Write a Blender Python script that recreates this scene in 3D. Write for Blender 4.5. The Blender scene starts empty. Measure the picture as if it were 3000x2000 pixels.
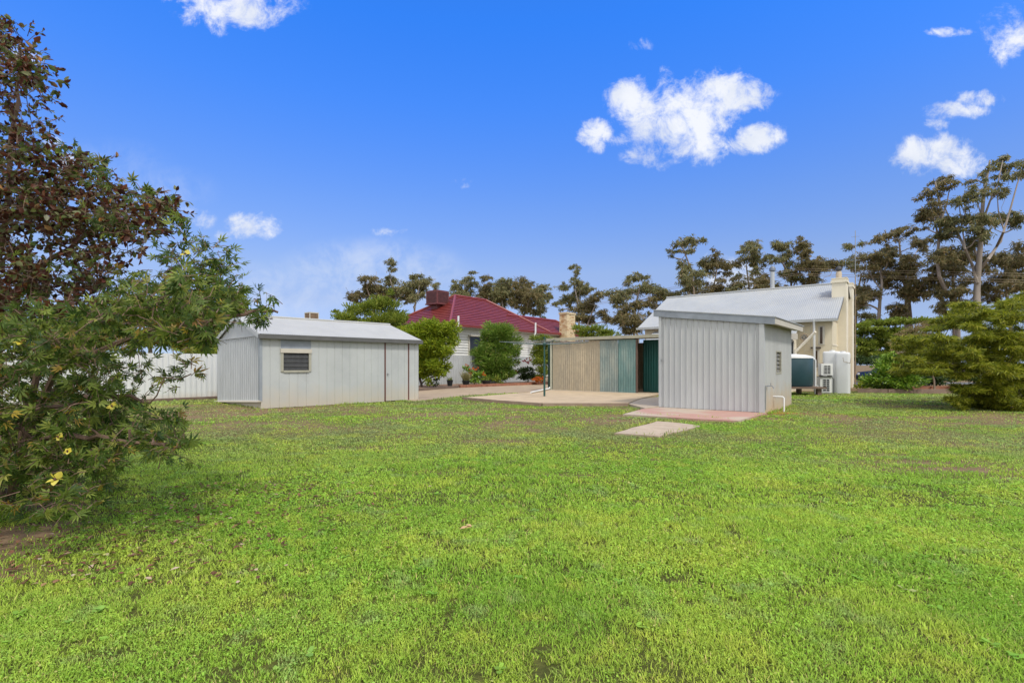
import bpy, bmesh, math, random
import numpy as np
from mathutils import Vector

R = random.Random(7)
RNG = np.random.default_rng(11)
F, EYE, HZ, CX = 1480.0, 1.4, 1068.0, 1500.0     # focal length in photo pixels, eye height, horizon row
scene = bpy.context.scene
COL = scene.collection

def P(px, py, d):
    return Vector(((px-CX)*d/F, d, EYE-(py-HZ)*d/F))
def G(px, py, z=0.0):
    d = F*(EYE-z)/(py-HZ)
    return Vector(((px-CX)*d/F, d, z))
def V(*a): return Vector(a)

# ---------------------------------------------------------------- noise
def vnoise(x, y, seed=0):
    xi = np.floor(x).astype(np.int64); yi = np.floor(y).astype(np.int64)
    xf = x-xi; yf = y-yi
    def h(a, b):
        n = (a*374761393 + b*668265263 + seed*974711) & 0x7fffffff
        n = ((n ^ (n >> 13))*1274126177) & 0x7fffffff
        return ((n ^ (n >> 16)) & 0xffff)/65535.0
    u = xf*xf*(3-2*xf); v = yf*yf*(3-2*yf)
    return (h(xi, yi)*(1-u)+h(xi+1, yi)*u)*(1-v)+(h(xi, yi+1)*(1-u)+h(xi+1, yi+1)*u)*v
def fbm(x, y, seed=0, o=4):
    s = 0; a = .5; t = 0
    for k in range(o):
        s = s+a*vnoise(x*2**k, y*2**k, seed+k*17); t += a; a *= .55
    return s/t

# ---------------------------------------------------------------- objects
def tag(o, label=None, cat=None, group=None, kind=None):
    if label: o['label'] = label
    if cat: o['category'] = cat
    if group: o['group'] = group
    if kind: o['kind'] = kind
    return o
def thing(name, label, cat, loc, group=None):
    o = bpy.data.objects.new(name, None); COL.objects.link(o)
    o.location = loc; o.empty_display_size = .2
    return tag(o, label, cat, group)
def root_loc(o):
    l = Vector(o.location)
    while o.parent: o = o.parent; l += Vector(o.location)
    return l

class MB:
    def __init__(s): s.v = []; s.f = []; s.sm = []
    def add(s, vs, fs, smooth=False):
        b = len(s.v); s.v += [tuple(v) for v in vs]
        s.f += [tuple(i+b for i in f) for f in fs]; s.sm += [smooth]*len(fs)
    def quad(s, a, b, c, d): s.add([a, b, c, d], [(0, 1, 2, 3)])
    def hexa(s, p):      # p: 8 corners, bottom ring 0-3 and top ring 4-7
        s.add(p, [(3, 2, 1, 0), (4, 5, 6, 7), (0, 1, 5, 4), (1, 2, 6, 5), (2, 3, 7, 6), (3, 0, 4, 7)])
    def box(s, x0, x1, y0, y1, z0, z1):
        s.hexa([(x0, y0, z0), (x1, y0, z0), (x1, y1, z0), (x0, y1, z0), (x0, y0, z1), (x1, y0, z1), (x1, y1, z1), (x0, y1, z1)])
    def prism(s, pts, z0, z1):     # concave polygon extruded upward
        bm = bmesh.new()
        lo = [bm.verts.new((p[0], p[1], z0)) for p in pts]; hi = [bm.verts.new((p[0], p[1], z1)) for p in pts]
        n = len(pts)
        top = bm.faces.new(hi); bm.faces.new(lo[::-1])
        for i in range(n): bm.faces.new((lo[i], lo[(i+1) % n], hi[(i+1) % n], hi[i]))
        bmesh.ops.recalc_face_normals(bm, faces=bm.faces)
        bmesh.ops.triangulate(bm, faces=[f for f in bm.faces if len(f.verts) > 4])
        bm.verts.index_update()
        s.add([v.co[:] for v in bm.verts], [[v.index for v in f.verts] for f in bm.faces]); bm.free()
    def tube(s, pts, rad, n=6, cap=True):
        pts = [Vector(p) for p in pts]
        if not hasattr(rad, '__len__'): rad = [rad]*len(pts)
        vs = []; fs = []
        ref = None
        for i, p in enumerate(pts):
            t = (pts[min(i+1, len(pts)-1)]-pts[max(i-1, 0)])
            if t.length < 1e-9: t = V(0, 0, 1)
            t.normalize()
            if ref is None: ref = V(1, 0, 0) if abs(t.x) < .8 else V(0, 1, 0)
            a = (ref-t*ref.dot(t)); a.normalize(); ref = a; b = t.cross(a)
            for k in range(n):
                th = 2*math.pi*k/n
                vs.append(p+(a*math.cos(th)+b*math.sin(th))*rad[i])
        for i in range(len(pts)-1):
            for k in range(n):
                fs.append((i*n+k, i*n+(k+1) % n, (i+1)*n+(k+1) % n, (i+1)*n+k))
        if cap:
            fs.append(tuple(range(n))[::-1]); fs.append(tuple((len(pts)-1)*n+k for k in range(n)))
        s.add(vs, fs, True)
    def lathe(s, c, prof, n=24):   # prof: (radius, z)
        c = Vector(c); vs = []; fs = []
        for r, z in prof:
            for k in range(n):
                th = 2*math.pi*k/n; vs.append((c.x+r*math.cos(th), c.y+r*math.sin(th), c.z+z))
        for i in range(len(prof)-1):
            for k in range(n): fs.append((i*n+k, i*n+(k+1) % n, (i+1)*n+(k+1) % n, (i+1)*n+k))
        fs.append(tuple(range(n))[::-1]); fs.append(tuple((len(prof)-1)*n+k for k in range(n)))
        s.add(vs, fs, True)
    def build(s, name, mat, parent=None, loc=None):
        off = root_loc(parent) if parent else (Vector(loc) if loc is not None else V(0, 0, 0))
        me = bpy.data.meshes.new(name)
        me.from_pydata([(v[0]-off.x, v[1]-off.y, v[2]-off.z) for v in s.v], [], s.f)
        me.polygons.foreach_set('use_smooth', s.sm)
        bm = bmesh.new(); bm.from_mesh(me)
        bmesh.ops.recalc_face_normals(bm, faces=bm.faces); bm.to_mesh(me); bm.free()
        me.materials.append(mat); me.update()
        if True in s.sm and hasattr(me, 'set_sharp_from_angle'): me.set_sharp_from_angle(angle=math.radians(50))
        o = bpy.data.objects.new(name, me); COL.objects.link(o)
        if parent: o.parent = parent
        else: o.location = off
        return o

class Frame:
    """a wall: origin, horizontal direction along it, outward normal, up"""
    def __init__(s, o, u, n=None, up=(0, 0, 1)):
        s.o = Vector(o); s.u = Vector(u).normalized(); s.z = Vector(up).normalized()
        s.n = Vector(n).normalized() if n is not None else s.u.cross(s.z).normalized()
    def p(s, u, z, n=0.0): return s.o+s.u*u+s.z*z+s.n*n
    def box(s, mb, u0, u1, z0, z1, n0, n1):
        mb.hexa([s.p(u0, z0, n0), s.p(u1, z0, n0), s.p(u1, z0, n1), s.p(u0, z0, n1), s.p(u0, z1, n0), s.p(u1, z1, n0), s.p(u1, z1, n1), s.p(u0, z1, n1)])
PROF = {'sine': ([(i/6, .5-.5*math.cos(2*math.pi*i/6)) for i in range(6)], True),
        'trap': ([(0, 0), (.32, 0), (.46, 1), (.78, 1), (.92, 0)], False),
        'rib': ([(0, 0), (.78, 0), (.825, 1), (.90, 1), (.945, 0)], False),
        'groove': ([(0, 0), (.9, 0), (.93, -1), (.97, -1)], False)}
def corr(mb, fr, u0, u1, z0, z1, pitch, amp, prof='sine', n0=0.0):
    """profiled sheet on a frame; z0 / z1 numbers or functions of u"""
    z0f = z0 if callable(z0) else (lambda u: z0); z1f = z1 if callable(z1) else (lambda u: z1)
    pr, sm = PROF[prof]
    us = []; k = 0
    while True:
        done = False
        for fx, h in pr:
            u = u0+(k+fx)*pitch
            if u >= u1: done = True; break
            us.append((u, h))
        if done: break
        k += 1
    us.append((u1, us[-1][1]))
    vs = []; fs = []
    for u, h in us: vs += [fr.p(u, z0f(u), n0+h*amp), fr.p(u, z1f(u), n0+h*amp)]
    for i in range(len(us)-1): fs.append((2*i, 2*i+2, 2*i+3, 2*i+1))
    mb.add(vs, fs, sm)

# ---------------------------------------------------------------- materials
def new_mat(name):
    m = bpy.data.materials.new(name); m.use_nodes = True
    nt = m.node_tree; b = nt.nodes['Principled BSDF']
    return m, nt, b
def mixc(nt, fac, a, b, bt='MIX'):
    n = nt.nodes.new('ShaderNodeMix'); n.data_type = 'RGBA'; n.blend_type = bt
    for s, v in ((n.inputs[0], fac), (n.inputs[6], a), (n.inputs[7], b)):
        if isinstance(v, (int, float)): s.default_value = v
        elif isinstance(v, tuple): s.default_value = v if len(v) == 4 else v+(1,)
        else: nt.links.new(v, s)
    return n.outputs[2]
def noise(nt, scale, detail=4, rough=.55, stretch=None, co='Object'):
    t = nt.nodes.new('ShaderNodeTexCoord'); n = nt.nodes.new('ShaderNodeTexNoise')
    n.inputs['Scale'].default_value = scale; n.inputs['Detail'].default_value = detail; n.inputs['Roughness'].default_value = rough
    src = t.outputs[co]
    if stretch:
        mp = nt.nodes.new('ShaderNodeMapping'); mp.inputs['Scale'].default_value = stretch
        nt.links.new(src, mp.inputs[0]); src = mp.outputs[0]
    nt.links.new(src, n.inputs['Vector'])
    return n.outputs['Fac']
def ramp(nt, fac, stops):
    n = nt.nodes.new('ShaderNodeValToRGB'); e = n.color_ramp.elements
    while len(e) < len(stops): e.new(.5)
    for i, (p, c) in enumerate(stops):
        e[i].position = p; e[i].color = c if len(c) == 4 else c+(1,)
    nt.links.new(fac, n.inputs[0]); return n.outputs[0]
def math_n(nt, op, a, b=None, c=None, clamp=False):
    n = nt.nodes.new('ShaderNodeMath'); n.operation = op; n.use_clamp = clamp
    for i, v in enumerate((a, b, c)):
        if v is None: continue
        if isinstance(v, (int, float)): n.inputs[i].default_value = v
        else: nt.links.new(v, n.inputs[i])
    return n.outputs[0]
def bump(nt, b, h, strength=.3, dist=.01):
    n = nt.nodes.new('ShaderNodeBump'); n.inputs['Strength'].default_value = strength; n.inputs['Distance'].default_value = dist
    nt.links.new(h, n.inputs['Height']); nt.links.new(n.outputs[0], b.inputs['Normal'])
def plain(name, c, rough=.6, metal=0.0, var=.15, scale=3.0, stretch=None, bmp=.15, dirt=None, fine=None):
    """base colour broken up by noise; dirt = (colour, amount, scale)"""
    m, nt, b = new_mat(name)
    f = noise(nt, scale, 5, .6, stretch)
    lo = tuple(x*(1-var) for x in c); hi = tuple(min(1, x*(1+var)) for x in c)
    col = ramp(nt, f, [(.3, lo), (.7, hi)])
    if fine:
        f2 = noise(nt, fine, 3, .6); col = mixc(nt, math_n(nt, 'MULTIPLY', ramp(nt, f2, [(.4, (0, 0, 0)), (.65, (1, 1, 1))]), .3), col, tuple(x*.6 for x in c))
    if dirt:
        f3 = noise(nt, dirt[2], 6, .65, stretch); k = ramp(nt, f3, [(.45, (0, 0, 0)), (.75, (1, 1, 1))])
        col = mixc(nt, math_n(nt, 'MULTIPLY', k, dirt[1]), col, dirt[0])
    nt.links.new(col, b.inputs['Base Color'])
    b.inputs['Roughness'].default_value = rough; b.inputs['Metallic'].default_value = metal
    if bmp: bump(nt, b, noise(nt, scale*12, 3), bmp, .006)
    return m
def splash(m, c, z0, z1, amt):
    """soil splashed against the foot of a wall: a stain with its own ragged edge (world height)"""
    nt = m.node_tree; b = nt.nodes['Principled BSDF']; src = b.inputs['Base Color'].links[0].from_socket
    g = nt.nodes.new('ShaderNodeNewGeometry'); sp = nt.nodes.new('ShaderNodeSeparateXYZ'); nt.links.new(g.outputs['Position'], sp.inputs[0])
    h = math_n(nt, 'ADD', sp.outputs[2], math_n(nt, 'MULTIPLY', math_n(nt, 'SUBTRACT', noise(nt, 2.2, 5, .6), .5), (z1-z0)*1.2))
    mr = nt.nodes.new('ShaderNodeMapRange'); nt.links.new(h, mr.inputs[0])
    for i, v in enumerate((z0, z1, amt, 0)): mr.inputs[i+1].default_value = v
    nt.links.new(mixc(nt, mr.outputs[0], src, c), b.inputs['Base Color'])
def leaf_mat(name, stops, trans=.35, rough=.5, spec=.3):
    m, nt, b = new_mat(name)
    a = nt.nodes.new('ShaderNodeAttribute'); a.attribute_name = 'rnd'
    col = ramp(nt, a.outputs['Fac'], stops)
    nt.links.new(col, b.inputs['Base Color']); b.inputs['Roughness'].default_value = rough
    b.inputs['Specular IOR Level'].default_value = spec
    t = nt.nodes.new('ShaderNodeBsdfTranslucent'); nt.links.new(col, t.inputs[0])
    mx = nt.nodes.new('ShaderNodeMixShader'); mx.inputs[0].default_value = trans
    nt.links.new(b.outputs[0], mx.inputs[1]); nt.links.new(t.outputs[0], mx.inputs[2])
    nt.links.new(mx.outputs[0], nt.nodes['Material Output'].inputs[0])
    return m

M = {}
M['galv'] = plain('galvanised', (.44, .46, .475), .42, .0, .10, 2.5, (1, 1, .25), .1, ((.30, .32, .35), .35, 3.0))
M['galv_pale'] = plain('galvanised_pale', (.49, .505, .51), .42, .0, .07, 1.6, (1, 1, .3), .08, ((.36, .38, .41), .55, 2.2))
M['panel'] = plain('shed_panel', (.46, .48, .47), .5, .0, .06, .8, None, .08, ((.34, .36, .37), .5, 1.1))
splash(M['panel'], (.50, .42, .30), 0.0, .75, .65)
M['side'] = plain('shed_side', (.44, .45, .44), .45, 0, .08, 1.6, (1, 1, .3), .08, ((.40, .40, .40), .3, 2.2))
splash(M['side'], (.52, .36, .18), 0.0, .9, .7)
M['shed_roof'] = plain('shed_roof', (.40, .40, .38), .45, 0, .05, 1.5, None, .05, ((.33, .33, .31), .5, 1.2))
M['fascia'] = plain('zinc_fascia', (.27, .30, .34), .5, .1, .2, 2.5, None, .05, ((.16, .18, .22), .5, 1.8))
M['gutter_grey'] = plain('gutter_grey', (.11, .11, .105), .5, .1, .15, 3)
M['flash_grey'] = plain('flashing_grey', (.28, .31, .34), .5, .1, .12, 2)
M['cream_trim'] = plain('cream_trim', (.54, .50, .42), .6, 0, .06, 3, None, .05)
M['putty'] = plain('putty_paint', (.37, .36, .29), .6, 0, .08, 3)
M['maroon'] = plain('maroon_strip', (.11, .028, .02), .5, 0, .15, 4)
M['dark_glass'] = plain('louvre_glass', (.025, .027, .03), .12, 0, .2, 4, None, 0)
M['mesh_wire'] = plain('wire_mesh', (.16, .16, .16), .6, .3, .2, 4)
M['concrete'] = plain('concrete', (.47, .39, .29), .85, 0, .12, .9, None, .25, ((.30, .23, .17), .7, 2.0), 30)
M['sand'] = plain('sandy_paving', (.50, .385, .25), .9, 0, .12, 1.2, None, .3, ((.34, .25, .16), .6, 1.6), 40)
M['conc_edge'] = plain('concrete_edge', (.30, .22, .16), .9, 0, .15, 2, None, .3, ((.16, .11, .08), .5, 3))
M['old_slab'] = plain('old_slab', (.46, .37, .27), .9, 0, .15, 1.5, None, .35, ((.30, .20, .14), .75, 2.2), 25)
M['white_paint'] = plain('white_paint', (.74, .74, .71), .5, 0, .04, 2, None, .05)
M['white_plastic'] = plain('white_plastic', (.68, .69, .69), .4, 0, .03, 2, None, .02)
M['fence_white'] = plain('fence_white', (.66, .67, .66), .5, 0, .05, 1.5, (1, 1, .4), .05)
splash(M['fence_white'], (.48, .36, .24), .0, .35, .6)
M['fence_grey'] = plain('fence_grey', (.45, .47, .48), .5, 0, .08, 1.5, (1, 1, .4), .05, ((.36, .35, .34), .4, 2))
M['cream_wall'] = plain('cream_render', (.68, .60, .44), .8, 0, .05, 1.2, None, .15, ((.66, .55, .38), .4, 1.0))
M['cream_pale'] = plain('cream_pale', (.76, .69, .55), .8, 0, .05, 1.2, None, .1)
M['house_roof'] = plain('house_roof', (.34, .355, .365), .5, 0, .06, .8, None, .05, ((.44, .43, .39), .5, .7))
M['red_fascia'] = plain('red_fascia', (.20, .035, .03), .5, 0, .1, 3)
M['cooler_red'] = plain('cooler_red', (.12, .03, .03), .6, 0, .25, 4, None, .1, ((.20, .09, .08), .4, 5))
M['cooler_tan'] = plain('cooler_tan', (.20, .13, .08), .7, 0, .2, 6)
M['green_dark'] = plain('green_paint', (.02, .075, .065), .5, 0, .15, 2)
M['green_iron'] = plain('green_iron', (.008, .10, .085), .45, 0, .2, 1.5, (1, 1, .3), .05)
M['beige_iron'] = plain('beige_iron', (.42, .355, .25), .8, 0, .22, 1.0, (1, 1, .25), .2, ((.24, .22, .18), .8, 2.2), 9)
M['teal_iron'] = plain('teal_iron', (.22, .275, .26), .8, 0, .25, 1.2, (1, 1, .3), .2, ((.38, .39, .33), .8, 2.6), 9)
M['teal_iron2'] = plain('teal_iron_deep', (.13, .235, .225), .8, 0, .2, 1.2, (1, 1, .3), .2, ((.30, .37, .33), .8, 2.2), 9)
M['tank_blue'] = plain('tank_blue', (.022, .062, .078), .45, 0, .1, 2, None, .03)
M['timber'] = plain('grey_timber', (.17, .12, .09), .9, 0, .3, 3, (1, 1, 6), .3)
M['timber_pink'] = plain('sleeper_timber', (.26, .18, .14), .9, 0, .2, 3, None, .3)
M['brown_post'] = plain('brown_post', (.12, .075, .055), .8, 0, .2, 5)
M['black_pot'] = plain('black_pot', (.012, .016, .018), .5, 0, .2, 5)
M['soil'] = plain('bed_soil', (.20, .12, .075), .95, 0, .3, 6, None, .5)
M['drive'] = plain('driveway_gravel', (.36, .27, .18), .95, 0, .12, 1.0, None, .3, ((.42, .33, .23), .5, 2), 30)
M['brick'] = plain('brick_edge', (.30, .12, .07), .9, 0, .25, 4, None, .3, ((.36, .24, .16), .5, 5))
M['orange_soil'] = plain('orange_soil', (.46, .17, .06), .95, 0, .2, 6, None, .5)
M['bark_grey'] = plain('bark_grey', (.20, .15, .11), .9, 0, .35, 5, (1, 1, .3), .4)
M['bark_gum'] = plain('bark_gum', (.24, .19, .15), .85, 0, .35, .5, (1, 1, .4), .3, ((.12, .055, .03), .6, .35))
M['bark_pale'] = plain('bark_pale', (.28, .24, .205), .85, 0, .3, .6, (1, 1, .4), .3, ((.14, .07, .04), .5, .35))
M['bark_dark'] = plain('bark_dark', (.06, .04, .028), .9, 0, .3, 5, None, .3)
M['twig'] = plain('twig', (.16, .10, .07), .85, 0, .3, 6, None, .2)
M['wire'] = plain('wire', (.28, .22, .14), .7, 0, .1, 1, None, 0)
M['steel'] = plain('steel', (.32, .33, .34), .4, .6, .15, 4)
M['black'] = plain('black_rubber', (.012, .012, .013), .6, 0, .2, 4)
M['grille'] = plain('grille_dark', (.03, .035, .04), .5, 0, .2, 4)
M['car_blue'] = plain('car_blue', (.010, .014, .032), .4, 0, .1, 2, None, 0)
M['pipe_tan'] = plain('pipe_tan', (.30, .22, .14), .6, 0, .15, 4)
M['dry_leaf'] = plain('dry_leaf', (.55, .36, .17), .8, 0, .15, 20)
M['terracotta'] = plain('terracotta_cap', (.48, .40, .30), .8, 0, .15, 5)

def tile_mat():
    m, nt, b = new_mat('red_tiles')
    f = noise(nt, 2.0, 4, .6); f2 = noise(nt, 14, 2)
    c = ramp(nt, f, [(.3, (.155, .022, .017)), (.7, (.225, .038, .027))])
    c = mixc(nt, math_n(nt, 'MULTIPLY', f2, .35), c, (.10, .012, .016))
    nt.links.new(c, b.inputs['Base Color']); b.inputs['Roughness'].default_value = .42
    return m
M['tiles'] = tile_mat()
def stone_mat():
    m, nt, b = new_mat('sandstone')
    t = nt.nodes.new('ShaderNodeTexCoord'); mp = nt.nodes.new('ShaderNodeMapping'); mp.inputs['Scale'].default_value = (3.2, 3.2, 7)
    vo = nt.nodes.new('ShaderNodeTexVoronoi'); vo.inputs['Scale'].default_value = 1.0
    nt.links.new(t.outputs['Object'], mp.inputs[0]); nt.links.new(mp.outputs[0], vo.inputs['Vector'])
    sp = nt.nodes.new('ShaderNodeSeparateColor'); nt.links.new(vo.outputs['Color'], sp.inputs[0])
    c = ramp(nt, sp.outputs[0], [(.1, (.56, .42, .24)), (.6, (.66, .55, .36)), (.93, (.40, .22, .10))])
    nt.links.new(c, b.inputs['Base Color']); b.inputs['Roughness'].default_value = .9
    bump(nt, b, vo.outputs['Distance'], .5, .03)
    return m
M['stone'] = stone_mat()
def pink_slab():
    m, nt, b = new_mat('pink_painted_slab')
    f = noise(nt, .55, 3, .5); k = ramp(nt, f, [(.44, (0, 0, 0)), (.56, (1, 1, 1))])
    c = mixc(nt, k, (.44, .36, .28), (.42, .235, .19))
    f2 = noise(nt, 3, 6, .7); c = mixc(nt, math_n(nt, 'MULTIPLY', ramp(nt, f2, [(.45, (0, 0, 0)), (.7, (1, 1, 1))]), .5), c, (.40, .28, .21))
    nt.links.new(c, b.inputs['Base Color']); b.inputs['Roughness'].default_value = .85
    bump(nt, b, noise(nt, 30, 3), .2, .006)
    return m
M['pink'] = pink_slab()
def roof_sooty():     # white iron roof with a soot stain beside the chimney (a mark on the sheet itself)
    m = M['house_roof'].copy(); m.name = 'house_roof_stained'
    nt = m.node_tree; b = nt.nodes['Principled BSDF']; src = b.inputs['Base Color'].links[0].from_socket
    g = nt.nodes.new('ShaderNodeNewGeometry'); vd = nt.nodes.new('ShaderNodeVectorMath'); vd.operation = 'DISTANCE'
    nt.links.new(g.outputs['Position'], vd.inputs[0]); vd.inputs[1].default_value = tuple(P(2424, 856, 28.6))
    h = math_n(nt, 'ADD', vd.outputs['Value'], math_n(nt, 'MULTIPLY', noise(nt, 2.5, 5, .6), .9))
    mr = nt.nodes.new('ShaderNodeMapRange'); nt.links.new(h, mr.inputs[0])
    for i, v in enumerate((.35, 1.35, .75, 0)): mr.inputs[i+1].default_value = v
    nt.links.new(mixc(nt, mr.outputs[0], src, (.16, .14, .12)), b.inputs['Base Color'])
    return m
M['house_roof_s'] = roof_sooty()

# ---------------------------------------------------------------- leaves
L_QUAD = (np.array([[-.5, 0, 0], [.5, 0, 0], [.35, 1, 0], [-.35, 1, 0]], float), [(0, 1, 2, 3)])
L_OVAL = (np.array([[0, 0, 0], [.5, .4, .06], [.32, .8, .02], [0, 1.05, -.08], [-.32, .8, .02], [-.5, .4, .06]], float), [(0, 1, 2, 3), (0, 3, 4, 5)])
L_BLADE = (np.array([[-.5, 0, 0], [.5, 0, 0], [.3, .6, .12], [-.3, .6, .12], [0, 1, .02]], float), [(0, 1, 2, 3), (3, 2, 4)])
def palmate():
    vs = [[0, 0, 0]]; fs = []
    for ang, ln in ((-75, .62), (-38, .88), (0, 1.0), (38, .88), (75, .62)):
        a = math.radians(ang); d = np.array([math.sin(a), math.cos(a)]); s = np.array([d[1], -d[0]])
        for t, w, z in ((.5, .10, .03), (1.0, 0, -.12), (.5, -.10, .03)):
            q = d*t*ln+s*w; vs.append([q[0], q[1]+.05, z])
        b = len(vs)-3; fs.append((0, b, b+1, b+2))
    return np.array(vs, float), fs
L_PALM = palmate()

def raw_mesh(name, verts, faces_flat, sizes, mat, attr=None, col=None, parent=None, loc=None):
    off = root_loc(parent) if parent else (Vector(loc) if loc is not None else V(0, 0, 0))
    me = bpy.data.meshes.new(name)
    n = len(verts); me.vertices.add(n)
    me.vertices.foreach_set('co', (verts-np.array(off[:])).astype(np.float32).ravel())
    me.loops.add(len(faces_flat)); me.loops.foreach_set('vertex_index', faces_flat.astype(np.int32))
    me.polygons.add(len(sizes))
    st = np.concatenate([[0], np.cumsum(sizes)[:-1]]).astype(np.int32)
    me.polygons.foreach_set('loop_start', st)
    try: me.polygons.foreach_set('loop_total', sizes.astype(np.int32))
    except Exception: pass
    me.update(calc_edges=True)
    if attr is not None:
        a = me.attributes.new('rnd', 'FLOAT', 'POINT'); a.data.foreach_set('value', attr.astype(np.float32))
    if col is not None:
        a = me.attributes.new('tint', 'FLOAT_COLOR', 'POINT'); a.data.foreach_set('color', col.astype(np.float32).ravel())
    me.materials.append(mat)
    o = bpy.data.objects.new(name, me); COL.objects.link(o)
    if parent: o.parent = parent
    else: o.location = off
    return o
def leaves(name, pts, axis, length, width, mat, parent, tpl=L_QUAD, rnd=None, flat=0.0, seed=1):
    """pts (N,3) leaf bases, axis (N,3) leaf directions, flat: how far the blades turn their face up"""
    g = np.random.default_rng(seed); N = len(pts)
    a = axis/np.maximum(1e-6, np.linalg.norm(axis, axis=1, keepdims=True))
    nn = g.normal(size=(N, 3)); nn /= np.linalg.norm(nn, axis=1, keepdims=True)
    nn = nn*(1-flat)+np.array([0, 0, 1.0])*flat
    s = np.cross(a, nn); s /= np.maximum(1e-6, np.linalg.norm(s, axis=1, keepdims=True))
    nn = np.cross(s, a)
    L = np.broadcast_to(np.asarray(length, float), (N,)); W = np.broadcast_to(np.asarray(width, float), (N,))
    tv, tf = tpl; k = len(tv)
    vs = (pts[:, None, :]+s[:, None, :]*(tv[None, :, 0:1]*W[:, None, None])+a[:, None, :]*(tv[None, :, 1:2]*L[:, None, None])
          + nn[:, None, :]*(tv[None, :, 2:3]*L[:, None, None])).reshape(-1, 3)
    base = np.concatenate([np.array(f) for f in tf]); szs = np.array([len(f) for f in tf])
    ff = (base[None, :]+np.arange(N)[:, None]*k).ravel(); sz = np.tile(szs, N)
    r = g.random(N) if rnd is None else rnd
    return raw_mesh(name, vs, ff, sz, mat, attr=np.repeat(r, k), parent=parent)
def unit(n, g):
    d = g.normal(size=(n, 3)); return d/np.linalg.norm(d, axis=1, keepdims=True)
def clump_points(clumps, dens, g, sub=6, spread=.45, shell=.5):
    """clumps: (centre, rx, ry, rz); ragged: each is a cloud of smaller tufts. returns points, outward dirs"""
    pts = []; out = []
    for c, rx, ry, rz in clumps:
        n = max(8, int(dens*(rx*rz+ry*rz+rx*ry)/3*4)); c = np.array(c[:]); r = np.array([rx, ry, rz])
        m = max(2, int(sub*g.uniform(.7, 1.4)))
        sc = unit(m, g)*(g.random((m, 1))**.5)*.78
        wt = .55+g.random(m); sz_ = spread*(.7+.6*g.random(m))*np.sqrt(wt/wt.mean())
        which = g.choice(m, n, p=wt/wt.sum())
        q = sc[which]+unit(n, g)*(g.random((n, 1))**shell)*sz_[which][:, None]*np.array([1.15, 1.15, .8])
        pts.append(c+q*r); out.append(q*r/ max(r))
    return np.concatenate(pts), np.concatenate(out)
def grow(mb, base, tips, r0, g, upbias=.5, rmin=.006, wob=.08, n=5, nodes=None, expo=.6):
    """branch skeleton: every tip joins the nearest lower node, limbs bend upward and taper"""
    base = Vector(base)
    if nodes is None: nodes = [(base, r0)]
    tips = sorted([Vector(t) for t in tips], key=lambda t: (t-base).length)
    for t in tips:
        best = None
        for q, r in nodes:
            d = (t-q).length*(1.0 if q.z < t.z-.02 else 1.8)+.15*(q-base).length
            if best is None or d < best[0]: best = (d, q, r)
        _, q, r = best
        L = (t-q).length
        if L < 1e-4: continue
        seg = 4; pts = []; rs = []
        re = max(rmin, r*(.35+.3*g.random()))
        rs0 = r*.6
        for i in range(seg+1):
            f = i/seg
            p = q.lerp(t, f)+V(0, 0, L*upbias*.25*math.sin(math.pi*f))*(1 if t.z > q.z else -.4)
            if 0 < i < seg: p += Vector(g.normal(size=3)*L*wob*.5)
            pts.append(p); rs.append(rs0+(re-rs0)*f**expo)
        mb.tube(pts, rs, n)
        for i in range(1, seg+1): nodes.append((pts[i], rs[i]))
    return nodes

# ================================================================ camera, sky, sun
cam = bpy.data.objects.new('camera', bpy.data.cameras.new('camera')); COL.objects.link(cam)
cam.location = (0, 0, EYE); cam.rotation_euler = (math.pi/2, 0, 0)
cam.data.sensor_width = 36; cam.data.lens = F*36/3000; cam.data.shift_y = (HZ-1000)/3000
cam.data.clip_end = 3000; cam.data.clip_start = .05
scene.camera = cam
SUN_EL, SUN_AZ = math.radians(55), math.radians(150)      # azimuth from +Y towards +X: behind the camera, to the right
sd = V(math.sin(SUN_AZ)*math.cos(SUN_EL), math.cos(SUN_AZ)*math.cos(SUN_EL), math.sin(SUN_EL))
sl = bpy.data.lights.new('sun', 'SUN'); sl.energy = 2.0; sl.angle = math.radians(7); sl.color = (1, .95, .87)
so = bpy.data.objects.new('sun', sl); COL.objects.link(so); so.location = (0, 0, 60)
so.rotation_euler = (-sd).to_track_quat('-Z', 'Y').to_euler()
scene.view_settings.view_transform = 'Standard'; scene.view_settings.look = 'None'
scene.view_settings.exposure = 0.32; scene.view_settings.gamma = 1

w = bpy.data.worlds.new('World'); scene.world = w; w.use_nodes = True
nt = w.node_tree; bg = nt.nodes['Background']; bg.inputs['Strength'].default_value = .1
sky = nt.nodes.new('ShaderNodeTexSky'); sky.sky_type = 'NISHITA'; sky.sun_disc = False
sky.sun_elevation = SUN_EL; sky.sun_rotation = SUN_AZ; sky.air_density = 1.0; sky.dust_density = .6; sky.ozone_density = 2.0
def mm(op, a, b=None, c=None, clamp=False): return math_n(nt, op, a, b, c, clamp)
tc = nt.nodes.new('ShaderNodeTexCoord'); sep = nt.nodes.new('ShaderNodeSeparateXYZ'); nt.links.new(tc.outputs['Generated'], sep.inputs[0])
dx, dy, dz = sep.outputs
# the clear polarised blue of this sky: the sky texture filtered by elevation
flt = ramp(nt, dz, [(0, (.26, .35, .60)), (.03, (.233, .277, .463)), (.12, (.307, .297, .39)), (.175, (.36, .353, .437)), (.296, (.293, .393, .61)), (.453, (.177, .433, .87)), (.56, (.12, .45, .987))])
blue = mixc(nt, 1.0, mixc(nt, 1.0, sky.outputs[0], flt, 'MULTIPLY'), (2.666, 2.666, 2.666), 'MULTIPLY')
yy = mm('MAXIMUM', dy, .08)
uv = nt.nodes.new('ShaderNodeCombineXYZ'); nt.links.new(mm('DIVIDE', dx, yy), uv.inputs[0]); nt.links.new(mm('DIVIDE', dz, yy), uv.inputs[1])
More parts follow.
